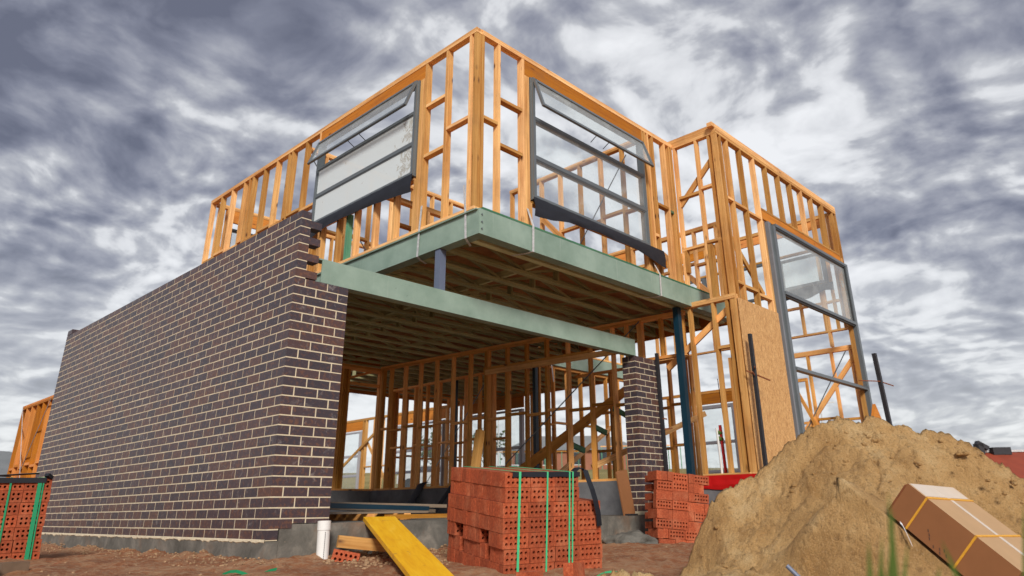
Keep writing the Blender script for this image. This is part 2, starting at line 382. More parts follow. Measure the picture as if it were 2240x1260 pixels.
def fbm(p, oct=5, lac=2.0, gain=.5):
    a = 1; t = 0; q = Vector(p)
    for _ in range(oct): t += a*noise.noise(q); q = q*lac; a *= gain
    return t
def sstep(a, b, x):
    t = max(0, min(1, (x-a)/(b-a))); return t*t*(3-2*t)

# ------------------------------------------------------------------ ground
def gz(x, y):
    z = -.175 - .10*sstep(0, 3.2, -y-.05) - .03*sstep(.4, 2.5, -x)
    d = math.hypot(x, y)
    if d < 40:
        k = 1-sstep(14, 40, d)
        z += k*(.035*fbm((x*1.3, y*1.3, 0), 3) + .02*fbm((x*7, y*7, 2.2), 4))
    # a low heap of spill along the footing
    if -.6 < x < .02 and y > -.4: z += .035*math.exp(-(x/.22)**2)*(1+fbm((x*9, y*6, 1), 3))
    if 0 < x < 6 and -.5 < y < .02: z += .04*math.exp(-(y/.2)**2)*(1+fbm((x*6, y*9, 1), 3))
    s = x+y
    z += 3.4*sstep(36, 78, s) + 3.0*sstep(90, 200, s)
    return z
def axis(lo, hi, step, far):
    a = []; x = lo
    while x < hi: a.append(x); x += step
    a.append(hi); st = step; x = hi; up = []
    while x < far: st *= 1.16; x += st; up.append(x)
    st = step; x = lo; dn = []
    while x > -far: st *= 1.16; x -= st; dn.append(x)
    return dn[::-1]+a+up
XS = axis(-3.2, 6.5, .045, 3500); YS = axis(-5.6, 3.5, .045, 3500)
vv = []; ff = []
for x in XS:
    for y in YS: vv.append((x, y, gz(x, y)))
ny = len(YS)
for i in range(len(XS)-1):
    for j in range(ny-1): ff.append((i*ny+j, (i+1)*ny+j, (i+1)*ny+j+1, i*ny+j+1))
me = bpy.data.meshes.new('ground'); me.from_pydata(vv, [], ff); me.materials.append(M_('ground')); me.polygons.foreach_set('use_smooth', [True]*len(ff))
g = bpy.data.objects.new('ground', me); COL.objects.link(g); tag(g, 'bare reddish brown dirt around the building site, dry grass beyond', 'ground', kind='structure')
del vv, ff

# ------------------------------------------------------------------ brick walls
H = .086
def brick(mb, u0, u1, face, plane, z0, z1, thick=.11, back=None):
    """one brick in a face. face 'x': wall facing -x at x=plane, u along y; 'y': facing -y at y=plane, u along x"""
    j = lambda s: random.uniform(-s, s)
    d = j(.0007); r = random.random()
    a0, a1 = u0+.0012+j(.0015), u1-.0012+j(.0015); b0, b1 = z0+.0+j(.001), z1+j(.001)
    if face == 'x': mb.box(plane+d, plane+thick+d, a0, a1, b0, b1, r)
    else: mb.box(a0, a1, plane+d, plane+thick+d, b0, b1, r)
def zc(c, n=35): return ((n-c)*H+.0085, (n-c)*H+.0828)      # course c from the top

bw = thing('brick_wall', 'long dark brown brick side wall with cream mortar joints and toothed front corner', 'wall', (0, 0, 0))
mb = MB(); LW = 7.555
for c in range(1, 36):
    z0, z1 = zc(c)
    even = c % 2 == 0
    # side face
    y = .115-.005 if even else .235-.005
    # corner brick belongs to both faces: even -> stretcher on the front
    if even:
        j = random.uniform(-.0008, .0006); mb.box(j, .229, j*.7, .11, z0, z1, random.random())          # stretcher front, header side
        ys = .12
    else:
        j = random.uniform(-.0008, .0006); mb.box(j, .109, j*.6, .229, z0, z1, random.random()); ys = .24
    while ys < LW-.05:
        ye = min(ys+.23, LW); brick(mb, ys, ye, 'x', 0, z0, z1); ys += .24
    # front return
    if 9 <= c <= 33:
        if even: brick(mb, .24, .47, 'y', 0, z0, z1); brick(mb, .48, .59, 'y', 0, z0, z1)
        else: brick(mb, .12, .35, 'y', 0, z0, z1); brick(mb, .36, .59, 'y', 0, z0, z1)
        # inner side of the return
    elif c == 34:
        for a, b_ in ((.24, .35), (.36, .59)): brick(mb, a, b_, 'y', 0, .135, z1)
for y0 in (LW-.115, LW-.235):
    pass
mb.box(.0, .11, LW-.23, LW, 3.018, 3.094)
# far return
for c in range(1, 36):
    z0, z1 = zc(c); xs = .12 if c % 2 else .24
    while xs < 1.0: mb.box(xs, xs+.23, LW-.11, LW, z0, z1); xs += .24
mb.build('brickwork', 'dark_brick', bw)
mb = MB()
mb.box(.0016, .1084, .225, LW-.002, .0, 3.004); mb.box(.0018, .5885, .0016, .1084, .135, 2.316)
mb.box(.0017, .1085, .0017, .23, .0, 3.003); mb.box(.105, .9, LW-.104, LW-.006, 0, 3.003)
for c in (2, 4, 6, 8): pass
mb.build('mortar', 'mortar', bw)
mb = MB()     # ragged bed of mortar squeezed out along the footing
P = []
for i in range(0, 240):
    y = i*LW/239; dz = .004+.012*noise.noise((y*5, 3, 1))+.014*noise.noise((y*17, 3, 1)); dd = .001+.007*noise.noise((y*11, 9, 1))
    P.append([(-.001, y, .012), (-.004-dd, y, .007), (-.006-dd, y, -.006-dz), (.003, y, -.014-dz*1.3)])
mb.grid(P); mb.build('mortar_bed', 'mortar', bw)

pier = thing('brick_pier', 'dark brick pier standing at the right end of the green garage beam', 'pier', (5.76, .12, .13))
mb = MB(); px0 = 5.468; DP = .24
for c in range(9, 34):
    z0, z1 = zc(c)
    if c % 2:
        mb.box(px0, px0+.23, 0, .11, z0, z1); mb.box(px0, px0+.11, .12, .23, z0, z1)
        mb.box(px0+.24, px0+.47, 0, .11, z0, z1); mb.box(px0+.48, px0+.59, 0, .11, z0, z1); mb.box(px0+.12, px0+.35, .12, .23, z0, z1); mb.box(px0+.36, px0+.59, .12, .23, z0, z1)
    else:
        mb.box(px0, px0+.11, 0, .23, z0, z1); mb.box(px0+.12, px0+.35, 0, .11, z0, z1); mb.box(px0+.36, px0+.59, 0, .11, z0, z1)
        mb.box(px0+.12, px0+.35, .12, .23, z0, z1); mb.box(px0+.36, px0+.59, .12, .23, z0, z1)
mb.box(px0+.01, px0+.35, 0, .23, .140, .163); mb.box(px0+.36, px0+.58, 0, .23, .140, .163)
mb.build('brickwork', 'dark_brick', pier)
mb = MB(); mb.box(px0+.0016, px0+.5884, .0016, .2284, .134, 2.316); mb.build('mortar', 'mortar', pier)

# ------------------------------------------------------------------ slabs and footing
t = thing('garage_slab', 'grey concrete footing and garage slab under the dark brick walls', 'concrete slab', (0, 0, -.4))
mb = MB(); mb.box(.0, .118, .0, LW+.02, -.45, -.004); mb.box(.122, 6.1, .004, 8.0, -.45, .128)
mb.build('slab', 'concrete', t); tag(t, kind='thing')
t = thing('house_slab', 'raised grey concrete house slab edge behind the red bricks', 'concrete slab', (6.2, -1.4, -.4))
mb = MB(); mb.bar((6.15, .25, .3705), (5.60, 6.62, .3705), .16, .483); mb.box(5.70, 6.2, 2.3, 6.5, .13, .609) if False else None; mb.box(1.0, 5.699, 6.60, 6.76, .129, .613); mb.box(6.24, 11.0, -.52, 16.6, -.45, .611); mb.box(5.86, 6.239, -.52, -.04, -.45, .611); mb.box(6.06, 10.98, -1.40, -.521, -.45, .612)
mb.build('slab', 'slab_edge', t)
mb = MB()
P = []
for i in range(60):
    x = 5.86+i*(9.2-5.86)/59; y = -.526 if x < 6.055 else -1.406
    lo = .44+.02*noise.noise((x*3, 0, 0)) + (.03 if x < 6.1 else 0)
    P.append([(x, y-.02, .624), (x, y-.012-.01*noise.noise((x*7, 1, 1)), .56), (x, y-.014-.015*noise.noise((x*5, 2, 1)), .5), (x, y-.008, lo)])
mb.grid(P)
P = []
for i in range(30):
    y = -1.41+i*.9/29; P.append([(6.04, y, .624), (6.043-.01*noise.noise((y*7, 1, 1)), y, .56), (6.038-.015*noise.noise((y*5, 2, 1)), y, .5), (6.045, y, .445+.02*noise.noise((y*4, 0, 5)))])
mb.grid(P); mb.box(5.86, 6.05, -1.42, -.50, .613, .624) if False else None
mb.build('red_membrane', 'red_film', t)

# ------------------------------------------------------------------ steel beams
def channel(mb, p, q, z0, z1, inward, fl=.09, tw=.012):
    """flat web on the outside, flanges pointing inward"""
    p = Vector(p); q = Vector(q); n = Vector(inward); d = (q-p).normalized()
    def bx(a, b, za, zb):
        c = (p+q)/2 + n*(a+b)/2; c.z = (za+zb)/2
        mb.obox(c, (q-p)/2, n*(b-a)/2, Vector((0, 0, (zb-za)/2)))
    bx(0, tw, z0, z1); bx(tw, fl, z0, z0+.014); bx(tw, fl, z1-.014, z1)
t = thing('steel_beam', 'pale green steel floor beam along the left side of the upper storey', 'steel beam', (1.75, -.6, 3.06), 'green steel beams')
mb = MB(); channel(mb, (1.75, -.66, 0), (1.75, 7.0, 0), 3.06, 3.36, (1, 0, 0), .14); mb.box(1.72, 1.75, -.64, 7.0, 3.346, 3.359); mb.build('web', 'steel_green', t)
t = thing('steel_beam', 'pale green steel floor beam under the front window with green painted top edge', 'steel beam', (1.76, -.66, 3.06), 'green steel beams')
mb = MB(); channel(mb, (1.762, -.662, 0), (7.38, -.662, 0), 3.058, 3.358, (0, 1, 0), .14); mb.build('web', 'steel_green', t)
mb = MB(); mb.box(1.80, 7.38, -.664, -.57, 3.360, 3.384); mb.build('packer', 'green_pine', t)
mb = MB()
for z in (3.12, 3.2, 3.29): mb.tube([(1.785, -.664, z), (1.785, -.676, z)], .009, 8)
mb.build('bolt', 'alu', t)
t = thing('steel_beam', 'wide pale green steel lintel spanning the garage opening onto the pier', 'steel beam', (.28, 0, 2.32), 'green steel beams')
mb = MB(); channel(mb, (.277, .005, 0), (5.51, .005, 0), 2.322, 2.562, (0, 1, 0), .11); mb.box(.24, .277, .006, .115, 2.548, 2.563); mb.build('web', 'steel_green', t)
t = thing('steel_beam', 'pale green steel beam at the back of the stair void seen through the garage', 'steel beam', (7.6, 3.9, 3.06), 'green steel beams')
mb = MB(); channel(mb, (7.55, 3.9, 0), (10.8, 3.9, 0), 3.06, 3.36, (0, 1, 0), .12); mb.build('web', 'steel_green', t)
mb = MB(); mb.box(1.765, 1.855, .02, .11, 2.564, 3.059)
o = mb.build('steel_stub', 'steel_blue', None, (1.81, .06, 2.564)); tag(o, 'short blue-grey steel stub post standing on the garage lintel', 'steel post')
mb = MB(); mb.box(5.955, 6.045, -.50, -.41, .613, 3.058)
o = mb.build('steel_column', 'steel_teal', None, (6.0, -.46, .613)); tag(o, 'dark teal steel column beside the pier under the upper floor corner', 'steel column', 'dark steel columns')
mb = MB(); mb.box(7.50, 7.58, 3.92, 4.0, .612, 3.058)
o = mb.build('steel_column', 'steel_teal', None, (7.54, 3.96, .612)); tag(o, 'dark steel column behind the garage studs below the back green beam', 'steel column', 'dark steel columns')
mb = MB(); mb.box(7.50, 7.57, 6.4, 6.47, .612, 3.058)
o = mb.build('steel_column', 'steel_teal', None, (7.54, 6.4, .612)); tag(o, 'farthest dark steel column seen through the garage framing', 'steel column', 'dark steel columns')

def strap(label, pts, wdir):
    mb = MB(); w_ = Vector(wdir)*.017
    for a, b_ in zip(pts[:-1], pts[1:]):
        a = Vector(a); b_ = Vector(b_); mb.obox((a+b_)/2, (b_-a)/2, w_, (b_-a).cross(w_).normalized()*.001)
    o = mb.build('metal_strap', 'galv', None, pts[-1]); tag(o, label, 'metal strap', 'galvanised straps tying the frames down')
X0 = 1.735
strap('galvanised strap over the green beam at the top corner of the building', [(1.742, -.40, 3.72), (X0+.001, -.44, 3.38), (X0+.005, -.45, 3.05), (1.80, -.42, 3.03), (1.95, -.3, 3.05)], (0, 1, 0))
strap('galvanised strap over the left green beam beside the left window', [(1.742, .38, 3.70), (X0+.001, .40, 3.38), (X0+.005, .42, 3.05), (1.80, .44, 3.03), (1.98, .55, 3.05)], (0, 1, 0))
strap('galvanised strap over the front green beam left of the front window', [(2.62, -.572, 3.64), (2.61, -.674, 3.38), (2.60, -.676, 3.05), (2.56, -.6, 3.035), (2.50, -.42, 3.04)], (1, 0, 0))
strap('galvanised strap over the front green beam under the right end of the front window', [(5.28, -.58, 3.58), (5.28, -.674, 3.38), (5.27, -.676, 3.05), (5.23, -.6, 3.035), (5.1, -.42, 3.04)], (1, 0, 0))
strap('loose strap hanging from the back green beam, seen left of centre', [(7.95, 3.895, 3.3), (7.97, 3.88, 3.02), (8.0, 3.86, 2.7)], (1, 0, 0))
strap('loose strap hanging from the back green beam nearest the pier', [(9.35, 3.895, 3.3), (9.36, 3.88, 3.02), (9.3, 3.86, 2.7)], (1, 0, 0))

# ------------------------------------------------------------------ upper floor of trusses and sheet
fl = thing('upper_floor', 'underside of the upper floor with greenish timber trusses and brown sheeting', 'floor', (5, 3, 3.06))
def xr(y):
    x0 = 1.83 if y < 7.0 else 5.85
    x1 = 7.52 if y < 3.9 else 10.72
    return x0, x1
y = -.42; k = 0
while y < 9.75:
    x0, x1 = xr(y); mb = MB(); r = random.random()
    mb.box(x0, x1, y, y+.09, 3.080, 3.114, r); mb.box(x0, x1, y, y+.09, 3.324, 3.358, r)
    n = int((x1-x0)/1.35); s = (x1-x0)/n
    for i in range(n):
        a = x0+i*s
        mb.bar((a+.03, y+.045, 3.12), (a+s/2, y+.045, 3.318), .048, .034, (0, 0, 1), r)
        mb.bar((a+s/2, y+.045, 3.318), (a+s-.03, y+.045, 3.12), .048, .034, (0, 0, 1), r)
    if k % 1 == 0:
        for vx in (x0+.05, x0+2.0, x1-.08): mb.box(vx, vx+.035, y+.002, y+.088, 3.115, 3.323, r)
    mb.build('floor_truss', 'treated', fl); y += .447; k += 1
mb = MB(); mb.box(1.90, 7.55, -.52, 4.029, 3.3595, 3.378); mb.box(1.90, 10.78, 4.03, 7.0, 3.3595, 3.378); mb.box(5.85, 10.78, 7.001, 9.9, 3.3595, 3.378)
mb.build('floor_sheet', 'floor_sheet', fl)
for q in ((7.56, 7.605, -.51, 3.89), (5.86, 10.78, 9.9, 9.945), (10.735, 10.78, 4.03, 9.89), (1.9, 5.84, 7.0, 7.045)):
    mb = MB(); mb.box(*q, 3.062, 3.357); mb.build('edge_board', 'lvl', fl)
for i in range(5):
    yy = .6+i*1.15; mb = MB(); mb.box(3.2+.02*i, 3.245+.02*i, -.3+i*1.5, 1.15+i*1.5, 3.13, 3.22); mb.build('strongback', 'treated', fl)

# ------------------------------------------------------------------ timber wall frames
class Wall:
    """a stud frame. ax 'x': plane x=c running along y ; ax 'y': plane y=c running along x. t = depth inward (+)"""
    def __init__(s, label, ax, c, s0, s1, z0, z1, t=.09, mat='pine', plates=True, top=.07, bot=.035, group='timber stud frames of the house', plate_rng=None):
        s.ax, s.c, s.t, s.z0, s.z1, s.mat, s.top, s.bot = ax, c, t, z0, z1, mat, top, bot
        m = (s0+s1)/2; loc = (c+t/2, m, z0) if ax == 'x' else (m, c+t/2, z0)
        s.o = thing('timber_wall_frame', label, 'wall frame', loc, group)
        s.s0, s.s1 = s0, s1
        if plates:
            n = 2 if top > .05 else 1; hgt = top/n
            mb = MB()
            for i in range(n): s.b(mb, s0-.0015*i, s1+.0015*i, z1-top+i*hgt+(.0006 if i else 0), z1-top+(i+1)*hgt)
            mb.build('top_plate', mat, s.o)
            if bot: mb = MB(); s.b(mb, s0, s1, z0, z0+bot); mb.build('bottom_plate', mat, s.o)
    def b(s, mb, a, b_, z0, z1, d0=0., d1=None, r=None):
        d1 = s.t if d1 is None else d1
        if s.ax == 'x': mb.box(s.c+d0, s.c+d1, a, b_, z0, z1, r)
        else: mb.box(a, b_, s.c+d0, s.c+d1, z0, z1, r)
    def P(s, a, z, d): return (s.c+d, a, z) if s.ax == 'x' else (a, s.c+d, z)
    def stud(s, a, z0=None, z1=None, w=.042, mat=None, d0=0, d1=None, name='stud'):
        mb = MB(); j = random.uniform(-.0025, .0025)
        s.b(mb, a, a+w, s.z0+s.bot if z0 is None else z0, s.z1-s.top if z1 is None else z1, d0+.001+abs(j), (d1 or s.t)-.001+j)
        return mb.build(name, mat or s.mat, s.o)
    def studs(s, lst, **k):
        for a in lst: s.stud(a, **k)
    def nog(s, a, b_, z, h=.042, mat=None):
        mb = MB(); s.b(mb, a, b_, z, z+h, .003, s.t-.003); mb.build('nogging', mat or s.mat, s.o)
    def nogs(s, xs, z, w=.042, stagger=.022):
        for i, (a, b_) in enumerate(zip(xs[:-1], xs[1:])):
            if b_-a > w+.06: s.nog(a+w, b_, z+(stagger if i % 2 else -stagger))
    def lintel(s, a, b_, z0, z1, d0=.006, d1=.05, mat='lvl'):
        mb = MB(); s.b(mb, a, b_, z0, z1, d0, d1); mb.build('lintel', mat, s.o)
    def brace(s, a0, z0, a1, z1, w=.09, th=.035, d=.05, mat=None):
        mb = MB(); n = (1, 0, 0) if s.ax == 'x' else (0, 1, 0)
        mb.bar(s.P(a0, z0, d), s.P(a1, z1, d), w, th, n); mb.build('brace', mat or s.mat, s.o)
    def metal(s, a0, z0, a1, z1, d=-.004, w=.02):
        mb = MB(); n = (1, 0, 0) if s.ax == 'x' else (0, 1, 0)
        mb.bar(s.P(a0, z0, d), s.P(a1, z1, d), w, .004, n); mb.build('metal_brace', 'alu', s.o)
    def window(s, a0, a1, z0, z1, trans=(), glassed=None, fw=.042, d0=-.045, d1=.06, sash=None, flash=None, mats='alu', deep=None, label=None, filmed=False, sash_out=.17, gmat='glass_clear', sash_h=None):
        """window part > window_frame, glass_pane, sash, flashing"""
        mb = MB(); s.b(mb, a0, a0+fw, z0, z1, d0, d1)
        w = mb.build('window', mats, s.o)
        if label: w['label'] = label
        mb = MB(); s.b(mb, a1-fw, a1, z0, z1, d0, d1); s.b(mb, a0+fw, a1-fw, z1-fw, z1, d0+.001, d1-.001); s.b(mb, a0+fw, a1-fw, z0, z0+fw, d0-.004, d1-.001)
        for z in trans: s.b(mb, a0+fw, a1-fw, z-.022, z+.022, d0+.004, d1-.004)
        s.b(mb, a0-.012, a0-.001, z0-.01, z1+.01, d0+.03, d1+.03); s.b(mb, a1+.001, a1+.012, z0-.01, z1+.01, d0+.03, d1+.03)
        mb.build('window_frame', mats, w)
        zs = [z0+fw]+list(trans)+[z1-fw]; zs = sorted(zs)
        for i in range(len(zs)-1):
            if glassed is not None and i not in glassed: continue
            mb = MB(); za, zb = zs[i], zs[i+1]
            if zs[i] in trans: za += .022
            if zs[i+1] in trans: zb -= .022
            # glazing bead
            for q in ((a0+fw, a0+fw+.018, za, zb), (a1-fw-.018, a1-fw, za, zb), (a0+fw+.018, a1-fw-.018, za, za+.018), (a0+fw+.018, a1-fw-.018, zb-.018, zb)):
                s.b(mb, q[0], q[1], q[2], q[3], d0+.012, d0+.03)
            mb.build('glazing_bead', mats if not filmed else 'alu', w)
            mb = MB(); s.b(mb, a0+fw+.002, a1-fw-.002, za+.001, zb-.001, d0+.018, d0+.023); mb.build('glass_pane', ('pane_film' if filmed else gmat), w)
        if sash:
            zt, zb, out = sash; mb = MB(); A = a0+.028; B = a1-.028; top = d0-.004; f = .042
            def pt(a, k, dd=0): # k 0 top .. 1 bottom
                z = zt+(zb-zt)*k; d = top-out*k
                nrm = Vector((zt-zb, 0, out)).normalized() # (d, _, z) plane normal approx
                return Vector(s.P(a, z-dd*.3, d-dd))
            nd = Vector((1, 0, 0)) if s.ax == 'x' else Vector((0, 1, 0))
            up = ((pt(A, 0)-pt(A, 1)).normalized()).cross(Vector((0, 1, 0)) if s.ax == 'x' else Vector((1, 0, 0)))
            def rail(p, q): mb.bar(p, q, f, .032, up)
            rail(pt(A, 0), pt(A, 1)); rail(pt(B, 0), pt(B, 1)); rail(pt(A, .045), pt(B, .045)); rail(pt(A, .955), pt(B, .955))
            sa = mb.build('sash', mats, w)
            mb = MB(); e = .03/(B-A); P0 = [pt(A+.03, .09), pt(B-.03, .09), pt(B-.03, .91), pt(A+.03, .91)]
            n_ = up.normalized()*.002; mb.quad([p+n_ for p in P0]); mb.quad([p-n_ for p in P0][::-1]); mb.build('glass_pane', 'glass_milky', w)
            mb = MB(); mid = (A+B)/2
            for q in (-.12, .16):
                mb.tube([pt(mid+q, .97), Vector(s.P(mid+q+.05, zb-.02+0, d0))], .006, 6)
            mb.build('stay_arm', 'black_steel', w)
        if flash:
            fa, fb, drop, extra = flash; mb = MB(); P = []; n = 40
            for i in range(n+1):
                u = i/n; a = fa+(fb-fa)*u; dr = drop(u)
                row = []
                for k in range(7):
                    v = k/6; bulge = -.02*math.sin(v*2.4)-.018*noise.noise((a*4, v*2.2, 4))*v-.008*noise.noise((a*13, v*4, 4))
                    row.append(s.P(a, z0+.015-dr*v, d0-.008+bulge))
                P.append(row)
            mb.grid(P); mb.build('flashing', 'membrane', w, smooth=True, merge=True)
        return w

ZU0, ZU1 = 3.385, 5.854
# --- upper storey, left side
W = Wall('upper storey left side frame above the brick wall, long row of studs', 'x', 1.75, -.56, 7.02, ZU0, ZU1)
xs = [-.555, -.47, -.02, .40, .95, 1.4, 1.85, 2.3, 2.75, 3.04, 3.47, 3.92, 4.04, 4.42, 4.87, 5.30, 5.42, 5.62, 6.09, 6.53, 6.975]
full = [-.555, -.47, -.02, .405, 3.04, 3.47, 3.915, 4.03, 4.42, 4.87, 5.28, 5.41, 5.615, 6.09, 6.53, 6.975]
W.studs(full)
for a in (.452, .497, 3.0-.0): W.stud(a, z1=5.575)
W.stud(.54, z0=ZU0+.035, z1=4.12)
W.studs([.95, 1.4, 1.85, 2.3, 2.75], z1=4.115)
W.stud(2.05, z1=4.1, mat='green_pine')
W.lintel(.45, 3.04, 5.578, 5.783)
W.nog(-.428, -.02, 4.60); W.nog(.022, .405, 5.10); W.nog(.022, .405, 4.37)
nl = [3.04, 3.47, 4.03, 4.42, 4.87, 5.41, 5.615, 6.09, 6.53, 6.975]; W.nogs(nl, 4.58)
W.nog(.57, 3.0, 4.125, .035)
W.window(.56, 3.0, 4.17, 5.57, trans=(4.63, 5.09), glassed=(0, 1), filmed=True, sash=(5.55, 5.13, .15),
         flash=(.54, 3.12, lambda u: .26-.10*math.sin(u*2.6)+.10*sstep(.8, 1, u), 0), label='left upper window with white filmed panes and its top sash propped open')
# --- upper storey, front
W = Wall('upper storey front frame with the clear window, facing the street', 'y', -.57, 1.842, 6.11, ZU0, ZU1)
full = [1.843, 2.118, 2.548, 5.232, 5.30, 5.385, 5.52, 5.86, 6.0, 6.065]
W.studs(full)
for a in (2.592, 2.636): W.stud(a, z1=5.545)
W.stud(2.68, z1=3.74, w=.03); W.stud(5.188, z1=5.545)
W.studs([3.1, 3.55, 4.45, 4.9], z0=ZU0+.035, z1=3.44) if False else None
W.lintel(2.592, 5.232, 5.548, 5.783)
W.nog(1.886, 2.118, 4.60); W.nog(2.16, 2.548, 4.97); W.nog(2.16, 2.548, 4.33)
W.nog(5.56, 5.86, 4.60); W.nog(5.902, 6.0, 4.57, mat='green_pine'); W.nog(5.43, 5.52, 4.05)
W.nog(2.70, 5.19, 3.735, .032)
W.window(2.70, 5.19, 3.79, 5.54, trans=(4.37, 4.94), glassed=(0, 1), sash=(5.52, 5.04, .16),
         flash=(2.68, 5.52, lambda u: .26-.12*math.sin(u*3.1)+.03*noise.noise((u*6, 0, 0))+.03*sstep(.85, 1, u), 0), label='front upper window with clear panes and its top sash propped open')
# corner post
mb = MB(); mb.box(1.755, 1.838, -.652+.09, -.5625, ZU0+.035, ZU1-.071) if False else None
# --- return wall of the entry
W = Wall('narrow return frame stepping forward beside the entry, with diagonal brace', 'x', 6.11, -1.287, -.575, .613, 5.812, top=.045)
mb = MB(); W.b(mb, -1.287, -.48, 5.8125, 5.93); mb.build('top_plate', 'pine', W.o)
W.studs([-.617, -1.02], z0=3.12); W.stud(-1.255, z0=3.12)
W.stud(-.66, z0=3.60, z1=3.96); W.stud(-1.10, z0=3.12, z1=3.96, w=.07); W.stud(-.617, z1=3.045, z0=.65); 
W.stud(-1.02, z1=3.045); W.stud(-1.25, z1=3.045); W.stud(-1.2, z1=2.2)
mb = MB(); W.b(mb, -1.378, -.53, 3.046, 3.081, -.006, .10); W.b(mb, -1.378, -.53, 3.082, 3.117, -.008, .098); mb.build('plate', 'pine', W.o)
W.nog(-1.213, -1.02, 4.89); W.nog(-.978, -.617, 4.84); W.nog(-1.26, -1.02, 3.98); W.nog(-1.06+.08, -.575, 3.96); W.nog(-1.26+.04, -1.02, 2.35)
W.brace(-1.30, 5.42, -.60, 4.74, d=.055); W.brace(-1.25, 2.95, -.10, 2.2, d=.08, mat='pine_inside')
# --- entry front
W = Wall('tall entry front frame with the big grey window opening, highest frame on the right', 'y', -1.38, 6.11, 10.91, .613, 5.812, top=.045)
mb = MB(); W.b(mb, 6.112, 10.91, 5.8125, 5.87, -.002); W.b(mb, 6.108, 10.915, 5.8705, 5.93, .002); mb.build('top_plate', 'pine', W.o)
mb = MB(); W.b(mb, 6.02, 6.105, 5.86, 5.93, .0, .09); mb.build('plate', 'pine', W.o)
W.studs([6.113, 6.235], w=.045); W.studs([6.46, 6.90, 7.36])
for a in (7.82, 8.31, 8.79, 9.25, 9.71, 10.18, 10.24): W.stud(a, z0=4.86)
W.stud(10.72); W.stud(10.80, z1=4.8) ; W.stud(10.865, w=.04)
W.stud(7.405, z1=4.63, w=.05)
W.nog(6.285, 6.46, 4.68); W.nog(6.505, 6.90, 4.66); W.nog(6.945, 7.36, 4.63)
W.nog(6.285, 6.46, 3.31); W.nog(6.505, 6.90, 3.29); W.nog(6.945, 7.36, 3.25)
W.lintel(7.405, 10.72, 4.668, 4.825); mb = MB(); W.b(mb, 7.405, 10.72, 4.826, 4.86); mb.build('plate', 'pine', W.o)
W.brace(6.30, 4.2, 7.3, 3.35, d=.11, mat='pine')
mb = MB(); W.b(mb, 6.175, 7.47, .62, 3.06, -.012, -.001); mb.build('osb_sheet', 'osb', W.o)
mb = MB(); fw = .055
W.b(mb, 7.55, 7.60, .62, 4.655, -.022, .09); wn = mb.build('window', 'alu_light', W.o); wn['label'] = 'tall entry window frame glazed only in its top pane'
mb = MB(); W.b(mb, 7.601, 7.66, .62, 4.65, -.02, .03); W.b(mb, 7.661, 7.75, .62, 4.60, -.05, .03); W.b(mb, 10.80, 10.86, .62, 4.655, -.06, .09); W.b(mb, 10.74, 10.80, .62, 4.6, -.07, .02)
W.b(mb, 7.75, 10.80, 4.60, 4.655, -.06, .085); W.b(mb, 7.75, 10.74, 3.42, 3.475, -.07, .03); W.b(mb, 7.75, 10.74, 2.195, 2.245, -.07, .03); W.b(mb, 7.75, 10.74, 2.25, 2.262, -.03, .01)
mb.build('window_frame', 'alu', wn)
mb = MB(); W.b(mb, 7.752, 10.738, 4.565, 4.599, -.05, -.005); W.b(mb, 7.752, 10.738, 3.39, 3.419, -.05, .0); W.b(mb, 10.71, 10.739, 3.476, 4.564, -.05, .0); mb.build('glazing_bead', 'alu_dark', wn)
mb = MB(); W.b(mb, 7.751, 10.739, 3.476, 4.564, -.028, -.022); mb.build('glass_pane', 'glass_milky', wn)
mb = MB(); W.b(mb, 10.45, 10.56, 4.12, 4.26, -.030, -.0285); mb.build('pane_sticker', 'glass_milky', wn)

# --- entry side (right exterior), upper and lower
W = Wall('right outer frame of the entry seen through the tall window, with crossed braces', 'x', 10.80, -1.285, 1.0, .613, 3.08, mat='pine_inside', top=.09)
W.studs([-1.24, -.87, -.40, .05, .5, .95]); W.brace(-1.28, 2.85, .2, 1.2, d=.02); W.brace(.15, 2.9, -.52, 1.3, d=-.02, w=.06); W.metal(-1.15, 2.98, .1, 1.2)
W.nogs([-1.24, -.87, -.40, .05, .5], 1.72)
W = Wall('upper right outer frame seen through the entry window, with small window', 'x', 10.80, -1.285, 3.9, 3.385, 5.812)
W.studs([-1.24, 1.0, 1.6, 2.6, 3.1, 3.86]); W.studs([-.87, -.42, .05, .5], z1=4.38); W.studs([-1.1, .98, 2.9], z1=5.56)
W.stud(-.92, z0=3.1, z1=5.1, w=.05)
W.lintel(-1.1, .9, 5.55, 5.72); W.lintel(1.0, 3.1, 5.56, 5.75); W.nog(-1.2, .9, 5.10); W.nog(1.04, 3.1, 5.10); W.nog(-1.2, .9, 3.96)
W.window(-1.03, -.10, 4.38, 5.03, gmat='glass_milky', d0=-.03, d1=.05, label='small upper window with a sticker seen through the tall entry window')
W.window(.15, .9, 4.3, 5.08, gmat='glass_clear', d0=-.03, d1=.05)
W.window(1.7, 3.0, 4.3, 5.08, gmat='glass_clear', d0=-.03, d1=.05)
mb = MB(); P = []
for i in range(20):
    y = -1.15+i*1.1/19; P.append([(10.76, y, 4.36), (10.75, y, 4.3), (10.745, y, 4.18+.04*math.sin(i*.5)-.06*i/19)])
mb.grid(P); mb.build('flashing', 'membrane', W.o)
W = Wall('lower wing frame with a grey window seen past the teal column', 'x', 13.7, .9, 5.2, .45, 3.06, mat='pine_inside')
W.studs([.9, 1.3, 1.75, 2.75, 4.35, 4.8, 5.15]); W.lintel(2.79, 4.35, 2.72, 2.98); W.nogs([.9, 1.3, 1.75, 2.75], 1.7)
W.studs([2.75, 4.2], z1=2.7)
W.window(2.82, 4.30, .55, 2.68, trans=(1.05, 1.75), fw=.08, mats='alu_pale', label='grey three-light window in the lower wing')

